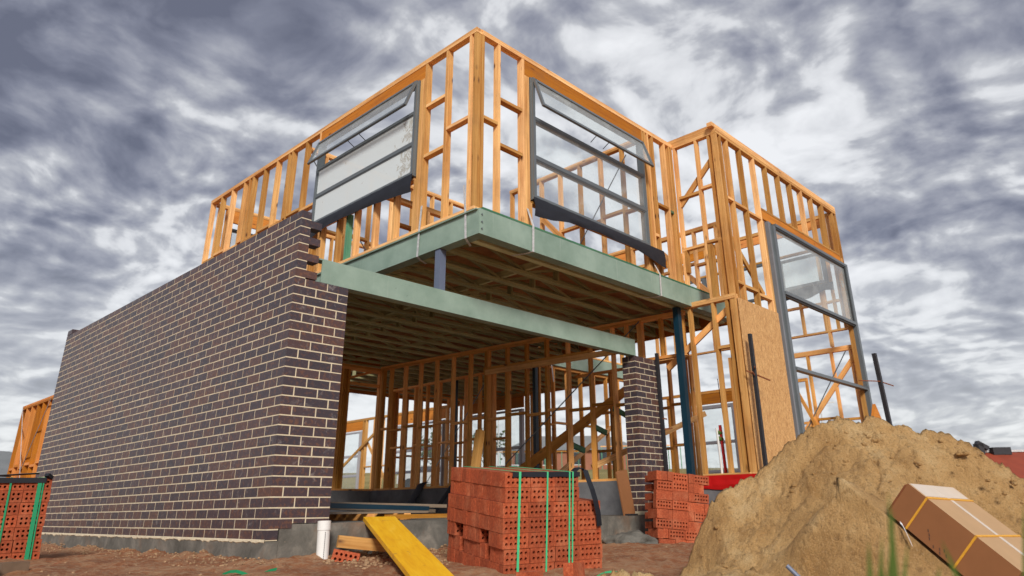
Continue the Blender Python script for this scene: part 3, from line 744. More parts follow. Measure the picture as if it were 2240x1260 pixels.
# --- inner wall upstairs, rear upper walls
W = Wall('inner upstairs frame behind the front window with K brace', 'x', 5.46, -.45, 2.6, ZU0, 5.83)
W.studs([-.45, .0, .45, .9, 1.35, 1.8, 2.25, 2.55]); W.nogs([-.45, .0, .45, .9, 1.35, 1.8, 2.25], 4.62)
W.brace(1.75, 5.0, .35, 3.45, d=-.02); W.metal(-.1, 5.6, 1.6, 3.5)
for a in (-.45, .0, .45, .9, 1.35): W.stud(a, z0=ZU0+.02, z1=3.72, mat='green_pine', d0=-.004, d1=.094, w=.046)
W = Wall('inner upstairs frame halfway back, parallel to the street', 'y', 3.62, 1.86, 5.4, ZU0, 5.80)
W.studs([2.2, 2.65, 3.1, 3.55, 4.0, 4.45, 4.9, 5.3]); W.nogs([2.2, 2.65, 3.1, 3.55, 4.0, 4.45, 4.9], 4.45); W.nogs([2.2, 2.65, 3.1], 3.85)
W.metal(1.9, 5.65, 3.6, 3.7)
W = Wall('inner upstairs cross frame close behind the left window', 'y', 1.55, 1.86, 5.4, ZU0, 4.35, bot=.035)
W.studs([2.2, 2.7, 2.745, 3.2, 3.8, 3.845, 4.4, 5.0]); W.nogs([2.2, 2.7, 3.2, 3.8, 4.4], 3.95)
W = Wall('rear upper frame with an orange lintel at the far left end', 'y', 6.93, 1.86, 5.75, ZU0, 5.82)
W.studs([1.9, 2.05, 3.9, 4.35, 4.8, 5.25, 5.7]); W.lintel(2.05, 3.9, 5.50, 5.75); W.nogs([3.9, 4.35, 4.8, 5.25, 5.7], 4.6); W.brace(1.95, 5.0, 2.6, 3.9)
W.window(2.12, 3.85, 4.2, 5.36, mats='alu_dark', gmat='glass_clear')
W = Wall('upper frame beside the stair void with orange lintels seen through the entry', 'y', 3.95, 6.2, 10.79, ZU0, 5.80)
W.studs([6.25, 6.7, 7.15, 7.2, 8.6, 9.05, 9.5, 10.0, 10.6]); W.lintel(7.24, 8.6, 5.3, 5.55); W.nogs([8.6, 9.05, 9.5, 10.0, 10.6], 4.6); W.nogs([6.25, 6.7, 7.15], 4.7)
W = Wall('upstairs frame running back from the return, seen through the right studs', 'x', 7.62, -.45, 3.9, ZU0, 4.95)
W.studs([-.4, .05, .5, .95, 1.4, 2.2, 2.65, 3.4]); W.nogs([-.4, .05, .5, .95, 1.4], 4.25); W.brace(.9, 4.8, -.3, 3.5)
W.lintel(1.4, 3.4, 4.62, 4.86)

# --- ground floor frames
W = Wall('long dividing stud frame along the right side of the garage', 'x', 5.75, .27, 6.52, .613, 3.055, mat='pine_inside')
xs = [.275, .32, .55, .82, 1.27, 1.72, 2.17, 2.62, 3.07, 3.52, 3.57, 3.97, 4.42, 4.87, 5.32, 5.77, 6.2, 6.43, 6.475]
W.studs(xs); W.nogs([.32, .82, 1.27, 1.72, 2.17, 2.62, 3.07, 3.52, 3.97, 4.42, 4.87, 5.32, 5.77, 6.2, 6.43], 1.74)
W.metal(.3, 3.0, 3.1, .95); W.brace(1.3, 2.62, 3.6, 2.62, d=-.02)
mb = MB(); mb.box(5.70, 5.745, .7, 3.55, 2.53, 2.62); mb.build('rail', 'pine', W.o)
for a, b_, z_ in ((-.45, -.405, 3.055), (-.08, -.035, 3.055)):
    mb = MB(); W.b(mb, a, b_, 2.40, 2.984); mb.build('stud', 'pine_inside', W.o)
mb = MB(); W.b(mb, -.47, .2685, 2.985, 3.054); mb.build('top_plate', 'pine_inside', W.o)
mb = MB(); W.b(mb, -.47, .2685, 2.355, 2.399); mb.build('bottom_plate', 'pine_inside', W.o)
W.o.rotation_euler.z = .0915; W.o.location.x = 5.86
W = Wall('back garage frame with a wide opening, behind the brick return', 'y', 6.65, .2, 5.745, .613, 3.05, mat='pine_inside', top=.10)
W.studs([.3, .75, 1.2, 1.65, 2.1, 2.55, 3.0, 3.45, 3.9, 4.35, 4.66, 4.71, 4.76, 4.81, 4.86]); W.studs([5.62, 5.67, 5.70], z1=2.95); W.nog(4.9, 5.62, 2.66, .05)
W.nogs([.3, .75, 1.2, 1.65, 2.1, 2.55, 3.0, 3.45, 3.9, 4.35], 1.8); W.brace(4.8, 2.75, 5.6, 3.02, w=.05)
W = Wall('inner ground floor cross frame seen deep behind the garage studs', 'y', 8.70, 7.45, 10.0, .613, 3.03, mat='pine_inside', top=.045)
xs = [7.46, 7.9, 8.35, 8.8, 9.25, 9.7]; W.studs(xs+[7.55, 7.6]); W.nogs(xs, 1.45)
W = Wall('inner ground floor frame running back behind the garage studs', 'x', 7.40, 4.6, 8.69, .613, 3.03, mat='pine_inside', top=.045)
xs = [4.6, 5.05, 5.1, 5.5, 5.95, 6.4, 6.85, 7.3, 7.75, 8.2, 8.65]; W.studs(xs); W.nogs(xs, 1.6); W.metal(5.2, 2.9, 7.2, .8)
W = Wall('inner ground floor cross frame below the back green beam', 'y', 3.95, 7.62, 10.7, .613, 3.05, mat='pine_inside', top=.045)
xs = [7.66, 8.1, 8.55, 9.0, 9.45, 9.9, 10.35]; W.studs(xs); W.nogs(xs, 1.85); W.brace(8.0, .8, 10.3, 2.1, d=-.03, mat='pine')
W = Wall('inner closet frame beyond the pier, seen edge on', 'x', 8.0, .6, 3.3, .613, 2.75, mat='pine_inside', top=.045)
xs = [.6, .7, 1.05, 1.5, 1.95, 2.4, 2.85]; W.studs(xs); W.nogs(xs, 1.2); W.nogs(xs, 1.9)
W = Wall('rear right outer frame with orange lintels and large windows, ending at the field', 'x', 10.30, 6.2, 17.4, .55, 3.06, mat='pine')
W.studs([6.2, 6.7, 9.1, 9.2, 9.65, 10.05, 12.6, 12.7, 13.15, 13.6, 14.05, 14.2, 16.3, 16.4, 17.3])
W.lintel(7.0, 9.1, 2.7, 2.98); W.lintel(10.1, 12.6, 2.7, 2.98); W.lintel(14.25, 16.3, 2.7, 2.98)
W.nogs([9.2, 9.65, 10.05], 1.6); W.nogs([12.7, 13.15, 13.6, 14.05], 1.55); W.brace(14.0, 2.3, 12.8, 1.0) ; W.brace(13.2, 2.7, 15.4, 1.5, d=-.03)
W.window(10.15, 12.55, .6, 2.66, trans=(1.3, 1.9), mats='alu_pale', label='large grey window in the rear right frame')
W.window(14.3, 16.25, .6, 2.66, trans=(1.3, 1.9), mats='alu_pale')
W.window(7.05, 9.05, .9, 2.66, trans=(1.7,), mats='alu_pale')
# rear left low frame beyond the brick wall
W = Wall('orange low stud frame beyond the far end of the brick wall', 'x', .15, 7.75, 10.15, -.1, 2.14, mat='lvl', top=.07)
xs = [7.78, 8.1, 8.42, 8.75, 9.1, 9.45, 9.8, 10.1]; W.studs(xs); W.nogs(xs, 1.02)
W.metal(8.3, 2.1, 10.05, .0, w=.02)
mb = MB(); mb.bar((.14, 10.1, 2.12), (.14, 8.5, .0), .02, .004, (1, 0, 0)); mb.build('metal_brace', 'galv', W.o)

# ------------------------------------------------------------------ stairs
t = thing('staircase', 'timber staircase with brown stringers rising towards the pier behind the garage studs', 'staircase', (6.6, 2.5, .61))
for yy, nm in ((2.3, 'stringer'),):
    mb = MB(); mb.bar((5.95, yy+.9, .66), (8.9, yy-.4, 2.85), .04, .17, (0, 0, 1)); mb.build(nm, 'pine_inside', t)
mb = MB()
for i in range(4):
    f = .25+i*.18; mb = MB(); mb.bar((6.2+2.4*f, 2.7-f, .85+1.8*f), (6.6+2.4*f, 2.7-f, .75+1.8*f), .05, .09); mb.build('bracket', 'green_pine', t)
mb = MB(); mb.bar((6.35, 1.6, .85), (8.2, .5, 1.75), .035, .09); mb.build('handrail', 'pine', t)

# ------------------------------------------------------------------ poles
def pole(label, p, q, w, arms, m='black_steel'):
    t = thing('profile_pole', label, 'pole', p, "bricklayers' dark profile poles")
    mb = MB(); mb.bar(p, q, w, w*.8, (0, 1, 0)); mb.build('shaft', m, t)
    for a, b_ in arms: mb = MB(); mb.bar(a, b_, .012, .018); mb.build('clamp_arm', 'rust', t)
    return t
pole('dark steel profile pole with rusty clamps standing against the OSB sheet', (6.12, -1.52, -.2), (6.185, -1.5, 2.50), .055,
     [((6.0, -1.6, 2.0), (6.32, -1.45, 2.02)), ((6.05, -1.45, 1.97), (6.42, -1.6, 1.86)), ((6.02, -1.55, 1.94), (6.2, -1.5, 1.9))])
pole('black profile pole fixed to the right edge of the brick pier', (6.035, -.035, .13), (6.005, -.035, 2.42), .05, [((6.0, -.05, 1.45), (6.12, -.05, 1.45)), ((6.03, -.05, 1.30), (6.2, -.08, 1.32))])
pole('slender black pole standing alone against the sky at the right', (11.2, -1.62, -.2), (10.96, -1.6, 2.88), .085, [((10.2, -1.5, 2.30), (11.0, -1.62, 2.36)), ((11.0, -1.6, 2.36), (11.4, -1.7, 2.31))])
t = thing('lvl_offcut', 'triangular orange board end poking up behind the sand pile', 'board', (10.5, -1.6, 1.6))
mb = MB(); A = [(10.10, -1.62, 1.45), (10.86, -1.62, 1.40), (10.46, -1.62, 1.90)]; B = [(x, y+.05, z) for x, y, z in A]
mb.quad(A, [(0, 0), (.8, 0), (.4, .5)]); mb.quad(B[::-1]); mb.quad([A[1], B[1], B[2], A[2]]); mb.quad([A[0], A[2], B[2], B[0]]); mb.quad([A[0], B[0], B[1], A[1]])
mb.box(10.44, 10.49, -1.61, -1.57, -.3, 1.5)
mb.build('board', 'lvl', t)
# red conduit on the porch slab
t = thing('service_pipe', 'upright red pipe taped to a white pipe on the red-edged slab', 'pipe', (6.05, -.95, .62))
mb = MB(); mb.tube([(6.25, -.86, .60), (6.22, -.86, 1.30)], .022, 10); mb.build('red_pipe', 'red_film', t)
mb = MB(); mb.tube([(6.20, -.83, .60), (6.17, -.83, 1.26)], .016, 10); mb.build('white_pipe', 'pipe', t)
mb = MB(); mb.tube([(6.185, -.845, 1.12), (6.245, -.86, 1.10)], .03, 8); mb.tube([(6.17, -.845, 1.2), (6.235, -.86, 1.19)], .028, 8); mb.build('tape', 'weed_green', t)
mb = MB(); mb.tube([(6.34, -.88, .60), (6.30, -.88, 1.4), (6.22, -.9, 1.95)], .006, 6); o = mb.build('reinforcing_rod', 'rust', None, (6.34, -.88, .6)); tag(o, 'thin rusty rod standing up beside the red pipe', 'rod')

# ------------------------------------------------------------------ bricks with holes
def holed_mesh(name, bw_=.228, bt=.074, bh=.109, mat='red_brick'):
    """ten-hole brick: origin at front left bottom, holes through the front (-y) face"""
    mb = MB(); nx, nz = 5, 2; mx_, mz = .012, .012; cw = (bw_-2*mx_)/nx; ch = (bh-2*mz)/nz; rad = .0125; n = 10
    def q(a, b, z0, z1): mb.quad([(a, 0, z0), (b, 0, z0), (b, 0, z1), (a, 0, z1)])
    q(0, mx_, 0, bh); q(bw_-mx_, bw_, 0, bh); q(mx_, bw_-mx_, 0, mz); q(mx_, bw_-mx_, bh-mz, bh)
    for i in range(nx):
        for j in range(nz):
            x0, z0 = mx_+i*cw, mz+j*ch; cx_, cz_ = x0+cw/2, z0+ch/2
            ring = []; outer = []
            for k in range(8):
                a = math.pi/4*k+math.pi/4
                ring.append((cx_+rad*math.cos(a), cz_+rad*math.sin(a)))
                c_, s_ = math.cos(a), math.sin(a); m_ = max(abs(c_), abs(s_)); outer.append((cx_+c_/m_*cw/2, cz_+s_/m_*ch/2))
            for k in range(8):
                l = (k+1) % 8
                mb.quad([(outer[l][0], 0, outer[l][1]), (outer[k][0], 0, outer[k][1]), (ring[k][0], 0, ring[k][1]), (ring[l][0], 0, ring[l][1])][::-1])
                mb.quad([(ring[k][0], 0, ring[k][1]), (ring[l][0], 0, ring[l][1]), (ring[l][0], bt*.93, ring[l][1]), (ring[k][0], bt*.93, ring[k][1])])
            mb.quad([(x, bt*.93, z) for x, z in ring])
    for f in ([(0, 0, 0), (0, 0, bh), (0, bt, bh), (0, bt, 0)], [(bw_, 0, 0), (bw_, bt, 0), (bw_, bt, bh), (bw_, 0, bh)],
              [(0, 0, bh), (bw_, 0, bh), (bw_, bt, bh), (0, bt, bh)], [(0, 0, 0), (0, bt, 0), (bw_, bt, 0), (bw_, 0, 0)], [(0, bt, 0), (0, bt, bh), (bw_, bt, bh), (bw_, bt, 0)]):
        mb.quad(f)
    return mb.mesh(name, mat)
HOLED = holed_mesh('holed_brick')
mb = MB(); mb.quad([(0, 0, 0)]*3); mb = MB(); mb.box(0, .228, 0, .074, 0, .109); PLAIN = mb.mesh('plain_brick', 'red_brick')
def child(name, mesh, parent, loc, rot=(0, 0, 0)):
    o = bpy.data.objects.new(name, mesh); COL.objects.link(o); o.parent = parent; o.location = loc; o.rotation_euler = rot; ROOTLOC[o.name] = Vector((0, 0, 0)); return o

def local_part(name, mb, mats, parent):
    o = bpy.data.objects.new(name, mb.mesh(name, mats)); COL.objects.link(o); o.parent = parent; ROOTLOC[o.name] = Vector((0, 0, 0)); return o

# centre pack : local origin = top front left corner, x along the holed face, y away
rot = (Matrix.Rotation(-.2794, 3, 'Z') @ Matrix.Rotation(.0938, 3, 'X') @ Matrix.Rotation(-.0147, 3, 'Y')).to_euler()
pk = thing('brick_pack', 'strapped pack of red ten-hole bricks with light green straps, in front of the garage', 'brick pack', (.9842, -1.859, .4913), 'packs of red bricks', rot)
CW, CH = .232, .112; ND = 13; CD = 1.047/ND
random.seed(11)
nb = 0; rest = MB()
for k in range(7):
    ncol = 3 if k < 2 else 4
    jx = [0, .006, -.012, -.010, -.004, .012, .006][k]
    for i in range(ncol):
        if not (k < 2 and i >= 3):
            child('brick', HOLED, pk, (i*CW+jx+random.uniform(-.002, .002), random.uniform(-.004, .004), -(k+1)*CH+.001))
            nb += 1
    for j in range(1, ND):
        gap = (k == 4 and j in (3, 4, 9, 10)) or (k == 5 and j in (9,)) or (k == 5 and j == 3)
        dx = random.uniform(-.003, .003) + (.10 if gap else 0)
        m_ = HOLED if (k >= 4 and not gap and (j+1) in (5, 11)) else PLAIN
        o = child('brick', HOLED if (k == 4 and j in (5, 11)) else PLAIN, pk, (jx+dx, j*CD, -(k+1)*CH+.001)); nb += 1
        for i in range(1, ncol): rest.box(i*CW+jx, i*CW+jx+.228, j*CD, j*CD+.076, -(k+1)*CH+.001, -k*CH-.002)
rs = local_part('brick_mass', rest, 'red_brick', pk); rs['kind'] = 'stuff'
def strapband(pk, x, wd, front_len, depth, mat='green_strap', topy=None):
    mb = MB(); z = .004
    mb.box(x, x+wd, -.012, -.009, -front_len, z); mb.box(x-.0, x+wd, -.012, depth, z, z+.003)
    return local_part('strap', mb, mat, pk)
for x, wd in ((.118, .020), (.378, .014), (.592, .013), (.624, .012)): strapband(pk, x, wd, .80, 1.03)
mb = MB(); mb.box(.062, .70, -.008, .05, .0005, .0035); P = []
for i in range(30):
    x = .062+i*.64/29; dz = .034+.006*noise.noise((x*9, 0, 0))
    P.append([(x, .05, .0036), (x, -.0085, .0036), (x, -.0088-.003*abs(noise.noise((x*12, 1, 0))), -dz)])
mb.grid(P)
P = []
pts = [(.66, .02, .006), (.70, .03, .03), (.745, .02, .035), (.765, .0, .01), (.775, -.03, -.06), (.80, -.045, -.13), (.83, -.05, -.22), (.865, -.04, -.32), (.885, -.03, -.42)]
for i, (x, y, z) in enumerate(pts):
    ww = .07 if i < 3 else .055
    if i < 3: P.append([(x, y-.03, z-.006), (x, y+.05, z+.004)])
    else: P.append([(x-ww/2, y-.004, z-.004), (x+ww/2, y+.006, z+.004)])
mb.grid(P)
local_part('black_strip', mb, 'membrane', pk)

# left pack (cut by the frame)
rot = (Matrix.Rotation(-.0093, 3, 'Z') @ Matrix.Rotation(-.0652, 3, 'X') @ Matrix.Rotation(-.0226, 3, 'Y')).to_euler()
pk2 = thing('brick_pack', 'strapped pack of red ten-hole bricks cut by the left picture edge', 'brick pack', (-.982, 2.6106, .5765), 'packs of red bricks', rot)
rest = MB()
for k in range(7):
    jx = random.uniform(-.012, .006)
    for i in range(4): child('brick', HOLED, pk2, (-(i+1)*CW+jx+random.uniform(-.003, .003), random.uniform(-.006, .006), -(k+1)*CH+.001))
    for j in range(1, 9): rest.box(-4*CW+jx, jx-.004, j*.078, j*.078+.075, -(k+1)*CH+.001, -k*CH-.003)
rs = local_part('brick_mass', rest, 'red_brick', pk2); rs['kind'] = 'stuff'
for x, wd in ((-.128, .036), (-.085, .012), (-.36, .016)):
    mb = MB(); mb.obox((x+wd/2-.0, -.011, -.40), (0, 0, .40), (wd/2, 0, 0), (0, .0015, 0)); mb.box(x, x+wd, -.012, .65, .004, .007); local_part('strap', mb, 'green_strap_dark', pk2)
mb = MB(); mb.box(-.9, -.06, -.016, .06, .0005, .0035); mb.box(-.9, -.06, -.0165, -.0150, -.045, .0); mb.bar((-.07, -.03, .03), (-.02, .0, .0), .05, .03); mb.bar((-.5, .2, .04), (-.12, .05, .05), .12, .004); mb.bar((-.9, .1, .05), (-.35, .05, .02), .06, .003)
local_part('black_strip', mb, 'membrane', pk2)

# loose stack beside the pier: every brick a thing of its own
random.seed(5)
SR = Matrix.Rotation(-.4402, 4, 'Z') @ Matrix.Rotation(-.0325, 4, 'X') @ Matrix.Rotation(.1085*.85, 4, 'Y') @ Matrix.Translation((.09, 0, 0))
S0 = Matrix.Translation(Vector((4.6923, -.6734, .6697))) @ SR
ORD = ['top', 'second', 'third', 'fourth', 'fifth', 'sixth', 'seventh', 'bottom']
POS = ['first', 'second', 'third', 'fourth', 'fifth', 'sixth', 'seventh', 'eighth']
STK = 'loose red bricks stacked beside the pier'
def loose(mesh, M, label, group=STK):
    o = bpy.data.objects.new('brick', mesh); COL.objects.link(o); o.matrix_world = M; tag(o, label, 'brick', group); return o
# pattern per course: 'H' hole face forward, 'E' bricks end-on (side seen), as (kind, x, width)
COURSES = ['EEEHEH', 'HHEEE', 'SSEHH', 'HHSE', 'EEESEHH', 'HHSE', 'EEHHS', 'SEES']
for k, pat in enumerate(COURSES):
    x = random.uniform(-.01, .01); z = -(k+1)*.112
    x += .02 if k == 7 else 0
    xmax = .74 if k not in (0,) else .66
    i = 0; n_ = 0
    seq = pat
    while x < xmax-.05:
        kd = seq[i % len(seq)]; i += 1
        face = {'H': 'ten holes out', 'E': 'narrow end out', 'S': 'plain side out'}[kd]
        sag = random.uniform(-.004, .004)
        if kd == 'H': M = S0 @ Matrix.Translation((x, random.uniform(-.01, .01), z+sag)) @ Matrix.Rotation(random.uniform(-.03, .03), 4, 'Z'); mesh = HOLED; wdt = .231
        elif kd == 'E': M = S0 @ Matrix.Translation((x+.075, random.uniform(-.008, .008), z+sag)) @ Matrix.Rotation(math.pi/2, 4, 'Z'); mesh = PLAIN; wdt = .077
        else: M = S0 @ Matrix.Translation((x, 0, z+sag)); mesh = PLAIN; wdt = .231
        loose(mesh, M, 'red brick, %s course of stack by pier, %s from left, %s' % (ORD[k], POS[n_], face)); n_ += 1
        x += wdt
# the course filler behind them
bkm = MB(); 
for k in range(8):
    bkm.box(.06, .74, .235, .40, -(k+1)*.112+.004, -k*.112-.03)
bkm.v = [tuple(S0 @ Vector(p)) for p in bkm.v]
o = bkm.build('brick_heap', 'red_brick', None, (5.1, -.6, -.2)); tag(o, 'rear bricks of the loose stack, hidden behind its front courses', 'bricks', kind='stuff')
mb = MB(); mb.bar((5.35, -1.30, -.02), (5.62, -1.62, -.03), .14, .022); o = mb.build('board_offcut', 'grey_timber', None, (5.4, -1.3, -.03)); tag(o, 'pale board offcut sticking out between the loose stack and the sand', 'board')

# single bricks and offcuts on the ground
def place(mesh, loc, e, label, group='single bricks lying on the dirt', mat=None):
    M = Matrix.Translation(Vector(loc)) @ Matrix.Rotation(e[0], 4, 'Z') @ Matrix.Rotation(e[1], 4, 'X') @ Matrix.Rotation(e[2], 4, 'Y')
    return loose(mesh, M, label, group)
place(HOLED, (.483, -.247, -.176), (-.634, -.2446, .2018), 'tilted red ten-hole brick leaning beside the white pipe')
place(PLAIN, (.42, -2.62, -.262), (.25, .0, .03), 'red brick lying flat in the dirt at the bottom edge, front of the strapped pack')
place(PLAIN, (.93, -2.58, -.235), (.35, -.05, .05), 'red brick lying at the front right foot of the strapped pack')
place(PLAIN, (-1.05, 1.75, -.20), (-.2, -1.3, .1), 'small red brick lying beside the left pack')
mb = MB(); mb.box(0, .23, 0, .11, 0, .076); GREYB = mb.mesh('paver', 'house_brick'); mb = MB(); mb.box(0, .19, 0, .10, 0, .10); simple('brown_block', (.17, .11, .07), .85, 0, .2, 14, .3); DARKB = mb.mesh('paver_dark', 'brown_block')
place(DARKB, (-1.60, 1.0, -.21), (.1, 0, 0), 'brown timber block lying in front of the left brick pack')
place(DARKB, (-1.86, .85, -.21), (-.1, 0, 0), 'dark block at the bottom left corner of the picture')
t = thing('timber_offcut', 'pale timber offcut lying behind the tilted brick by the slab', 'timber offcut', (.9, -.06, -.15))
mb = MB(); mb.bar((.62, -.12, -.02), (1.28, -.30, -.10), .04, .10); mb.build('offcut', 'pine', t)
mb = MB(); mb.bar((2.35, -.10, -.10), (3.3, -.12, -.12), .05, .03); mb.bar((2.0, -.2, -.12), (2.4, -.3, -.12), .09, .04)
o = mb.build('timber_offcut', 'pine_inside', None, (2.6, -.12, -.14)); tag(o, 'thin orange timber lath lying at the slab edge behind the pack', 'timber offcut')

# white pipe
t = thing('drain_pipe', 'short upright white plastic pipe at the slab corner', 'pipe', (.46, -.14, -.25))
mb = MB(); mb.tube([(.468, -.150, -.30), (.462, -.135, .115)], .053, 24, caps=False); mb.tube([(.462, -.135, .112), (.468, -.150, -.28)], .048, 24, caps=False); mb.build('pipe', 'pipe', t, smooth=True)
mb = MB(); mb.tube([(.4625, -.137, .075), (.462, -.135, .150)], .057, 24, caps=False); mb.tube([(.462, -.135, .151), (.4625, -.137, .07)], .050, 24, caps=False); mb.build('socket', 'pipe', t, smooth=True)
mb = MB()
for i in range(16): mb.box(.4405, .444, -.2005+.0009*i*.0, -.1985, .05-i*.017, .061-i*.017)
mb.build('printed_line', 'black_steel', t)

# yellow plank
a = Vector((.9475, -.02, .168)); b_ = Vector((1.3031, -.02, .168)); lo_l = Vector((.37, -2.0, -.21)); 
A0 = (a+b_)/2; A1 = Vector((1.1253, -.02, .168))+(Vector((.33, -1.82, -.21))-Vector((1.1253, -.02, .168)))*1.13; d = (A1-A0).normalized(); side = d.cross(Vector((0, 0, 1))).normalized(); up = side.cross(d).normalized()
if up.z < 0: up = -up
M = Matrix((d, side, up)).transposed().to_4x4(); M.translation = A0-up*.02-d*.04
Lp = (A1-A0).length+.05
mb = MB(); wp = .30
mb.obox((Lp/2, 0, 0), (Lp/2, 0, 0), (0, wp/2, 0), (0, 0, .019))
o = bpy.data.objects.new('yellow_plank', mb.mesh('yellow_plank', 'yellow_plank')); COL.objects.link(o); o.matrix_world = M
tag(o, 'yellow painted plank ramp leaning from the slab edge down to the dirt', 'plank')

# things on the garage slab
t = thing('pallet', 'low timber pallet with dark strips on the garage slab behind the brick return', 'pallet', (1.6, 1.6, .13))
for x in (1.15, 1.75, 2.25): mb = MB(); mb.box(x, x+.09, 1.1, 2.4, .13, .20); mb.build('bearer', 'pine_inside', t)
mb = MB()
for i in range(7): mb.box(.9, 2.6, 1.1+i*.2, 1.2+i*.2, .2005, .222)
mb.build('deck', 'grey_timber', t)
def lying(label, p, q, w_, h_, mat, grp='timber lying on the garage slab'):
    mb = MB(); mb.bar(p, q, w_, h_); o = mb.build('timber_length', mat, None, (Vector(p)+Vector(q))/2); tag(o, label, 'timber', grp)
lying('dark blue steel length lying over the pallet in the garage', (.9, 1.2, .30), (2.9, 1.5, .25), .07, .05, 'steel_teal')
lying('grey board lying across the pallet in the garage', (1.1, 1.9, .33), (3.6, 2.0, .28), .09, .04, 'grey_timber')
lying('orange timber length lying on the slab in front of the pallet', (1.9, .95, .165), (4.6, 1.3, .165), .09, .045, 'pine_inside')
lying('grey timber length lying deeper on the garage slab', (1.5, 2.7, .30), (4.3, 3.1, .22), .09, .045, 'grey_timber')
lying('short pine block on the slab behind the strapped pack', (3.9, 1.6, .16), (4.9, 1.7, .16), .09, .05, 'pine')
def drape(label, pts, wid):
    mb = MB(); P = []
    for i, p in enumerate(pts): p = Vector(p); P.append([p+Vector((.02*noise.noise((i, 1, 1)), -wid/2, 0)), p+Vector((-.03, 0, .01)), p+Vector((0, wid/2, -.01))])
    mb.grid(P); o = mb.build('plastic_strip', 'membrane', None, pts[-1], merge=True, smooth=True); tag(o, label, 'membrane strip', 'black membrane strips in the garage')
drape('wide black membrane strip hanging from the frame base, left of the two', [(5.72, 5.1, .72), (5.66, 5.15, .70), (5.6, 5.25, .5), (5.45, 5.3, .3), (5.3, 5.35, .15)], .24)
drape('narrow black membrane strip hanging from the frame base, right of the two', [(5.73, 4.15, .82), (5.66, 4.2, .72), (5.6, 4.35, .5), (5.5, 4.45, .3), (5.4, 4.5, .14)], .16)
t = thing('timber_post', 'short pale timber length standing tilted above the strapped pack', 'timber', (4.2, 1.6, .13))
mb = MB(); mb.bar((3.62, 1.52, .14), (3.86, 1.58, 1.27), .10, .09, (0, 1, 0)); mb.build('post', 'pine', t)
t = thing('leaning_board', 'brown board leaning against the raised slab left of the pier', 'board', (4.65, -.05, .13))
mb = MB(); mb.bar((5.20, .06, .135), (5.12, .10, .70), .25, .02, (0, 1, 0)); mb.build('board', 'card', t)
mb = MB(); mb.box(5.09, 5.31, -.0, .07, .1285, .15); mb.build('foot', 'black_steel', t)
# green strap offcuts
def ribbon(label, pts, w_=.015, mat='green_strap'):
    mb = MB(); P = [[Vector(p)-Vector((0, 0, w_/2)), Vector(p)+Vector((.004, -.008, w_/2))] for p in pts]
    mb.grid(P); o = mb.build('strap_offcut', mat, None, pts[0]); tag(o, label, 'strap offcut', 'green strap offcuts on the ground')
ribbon('green strap offcut curling on the dirt at the right foot of the strapped pack', [(1.20+.28*i/20, -2.50-.12*i/20, -.26+.05*math.sin(i/20*3.1)) for i in range(21)])
ribbon('dark green strap offcut lying on the dirt below the brick wall corner', [(-.62+.35*i/8, -.62-.12*i/8, -.185+.02*math.sin(i)) for i in range(9)], .02, 'green_strap_dark')
ribbon('green strap tail lying on the garage slab beside the leaning board', [(4.55+.5*i/8, .35, .22+.45*i/8) for i in range(9)], .012, 'green_strap_dark')
ribbon('short green strap end behind the left side of the strapped pack', [(2.55+.12*i/4, -.10, -.04) for i in range(5)], .03)

# ------------------------------------------------------------------ sand pile
fw2 = Vector((-math.sin(yaw), math.cos(yaw))); rt2 = Vector((math.cos(yaw), math.sin(yaw)))
SIL = [(.2, -.32), (.75, -.30), (1.0, -.27), (1.078, -.19), (1.18, -.02), (1.283, .15), (1.622, .43), (1.91, .673), (2.10, .795), (2.263, .83), (2.43, .812), (2.76, .752), (2.96, .708), (3.12, .655), (3.22, .60), (3.36, .513), (3.56, .37), (3.95, .15), (4.5, -.1), (5.0, -.35)]
def sil(a):
    if a <= SIL[0][0]: return SIL[0][1]
    for (x0, z0), (x1, z1) in zip(SIL[:-1], SIL[1:]):
        if a <= x1: return z0+(z1-z0)*(a-x0)/(x1-x0)
    return SIL[-1][1]
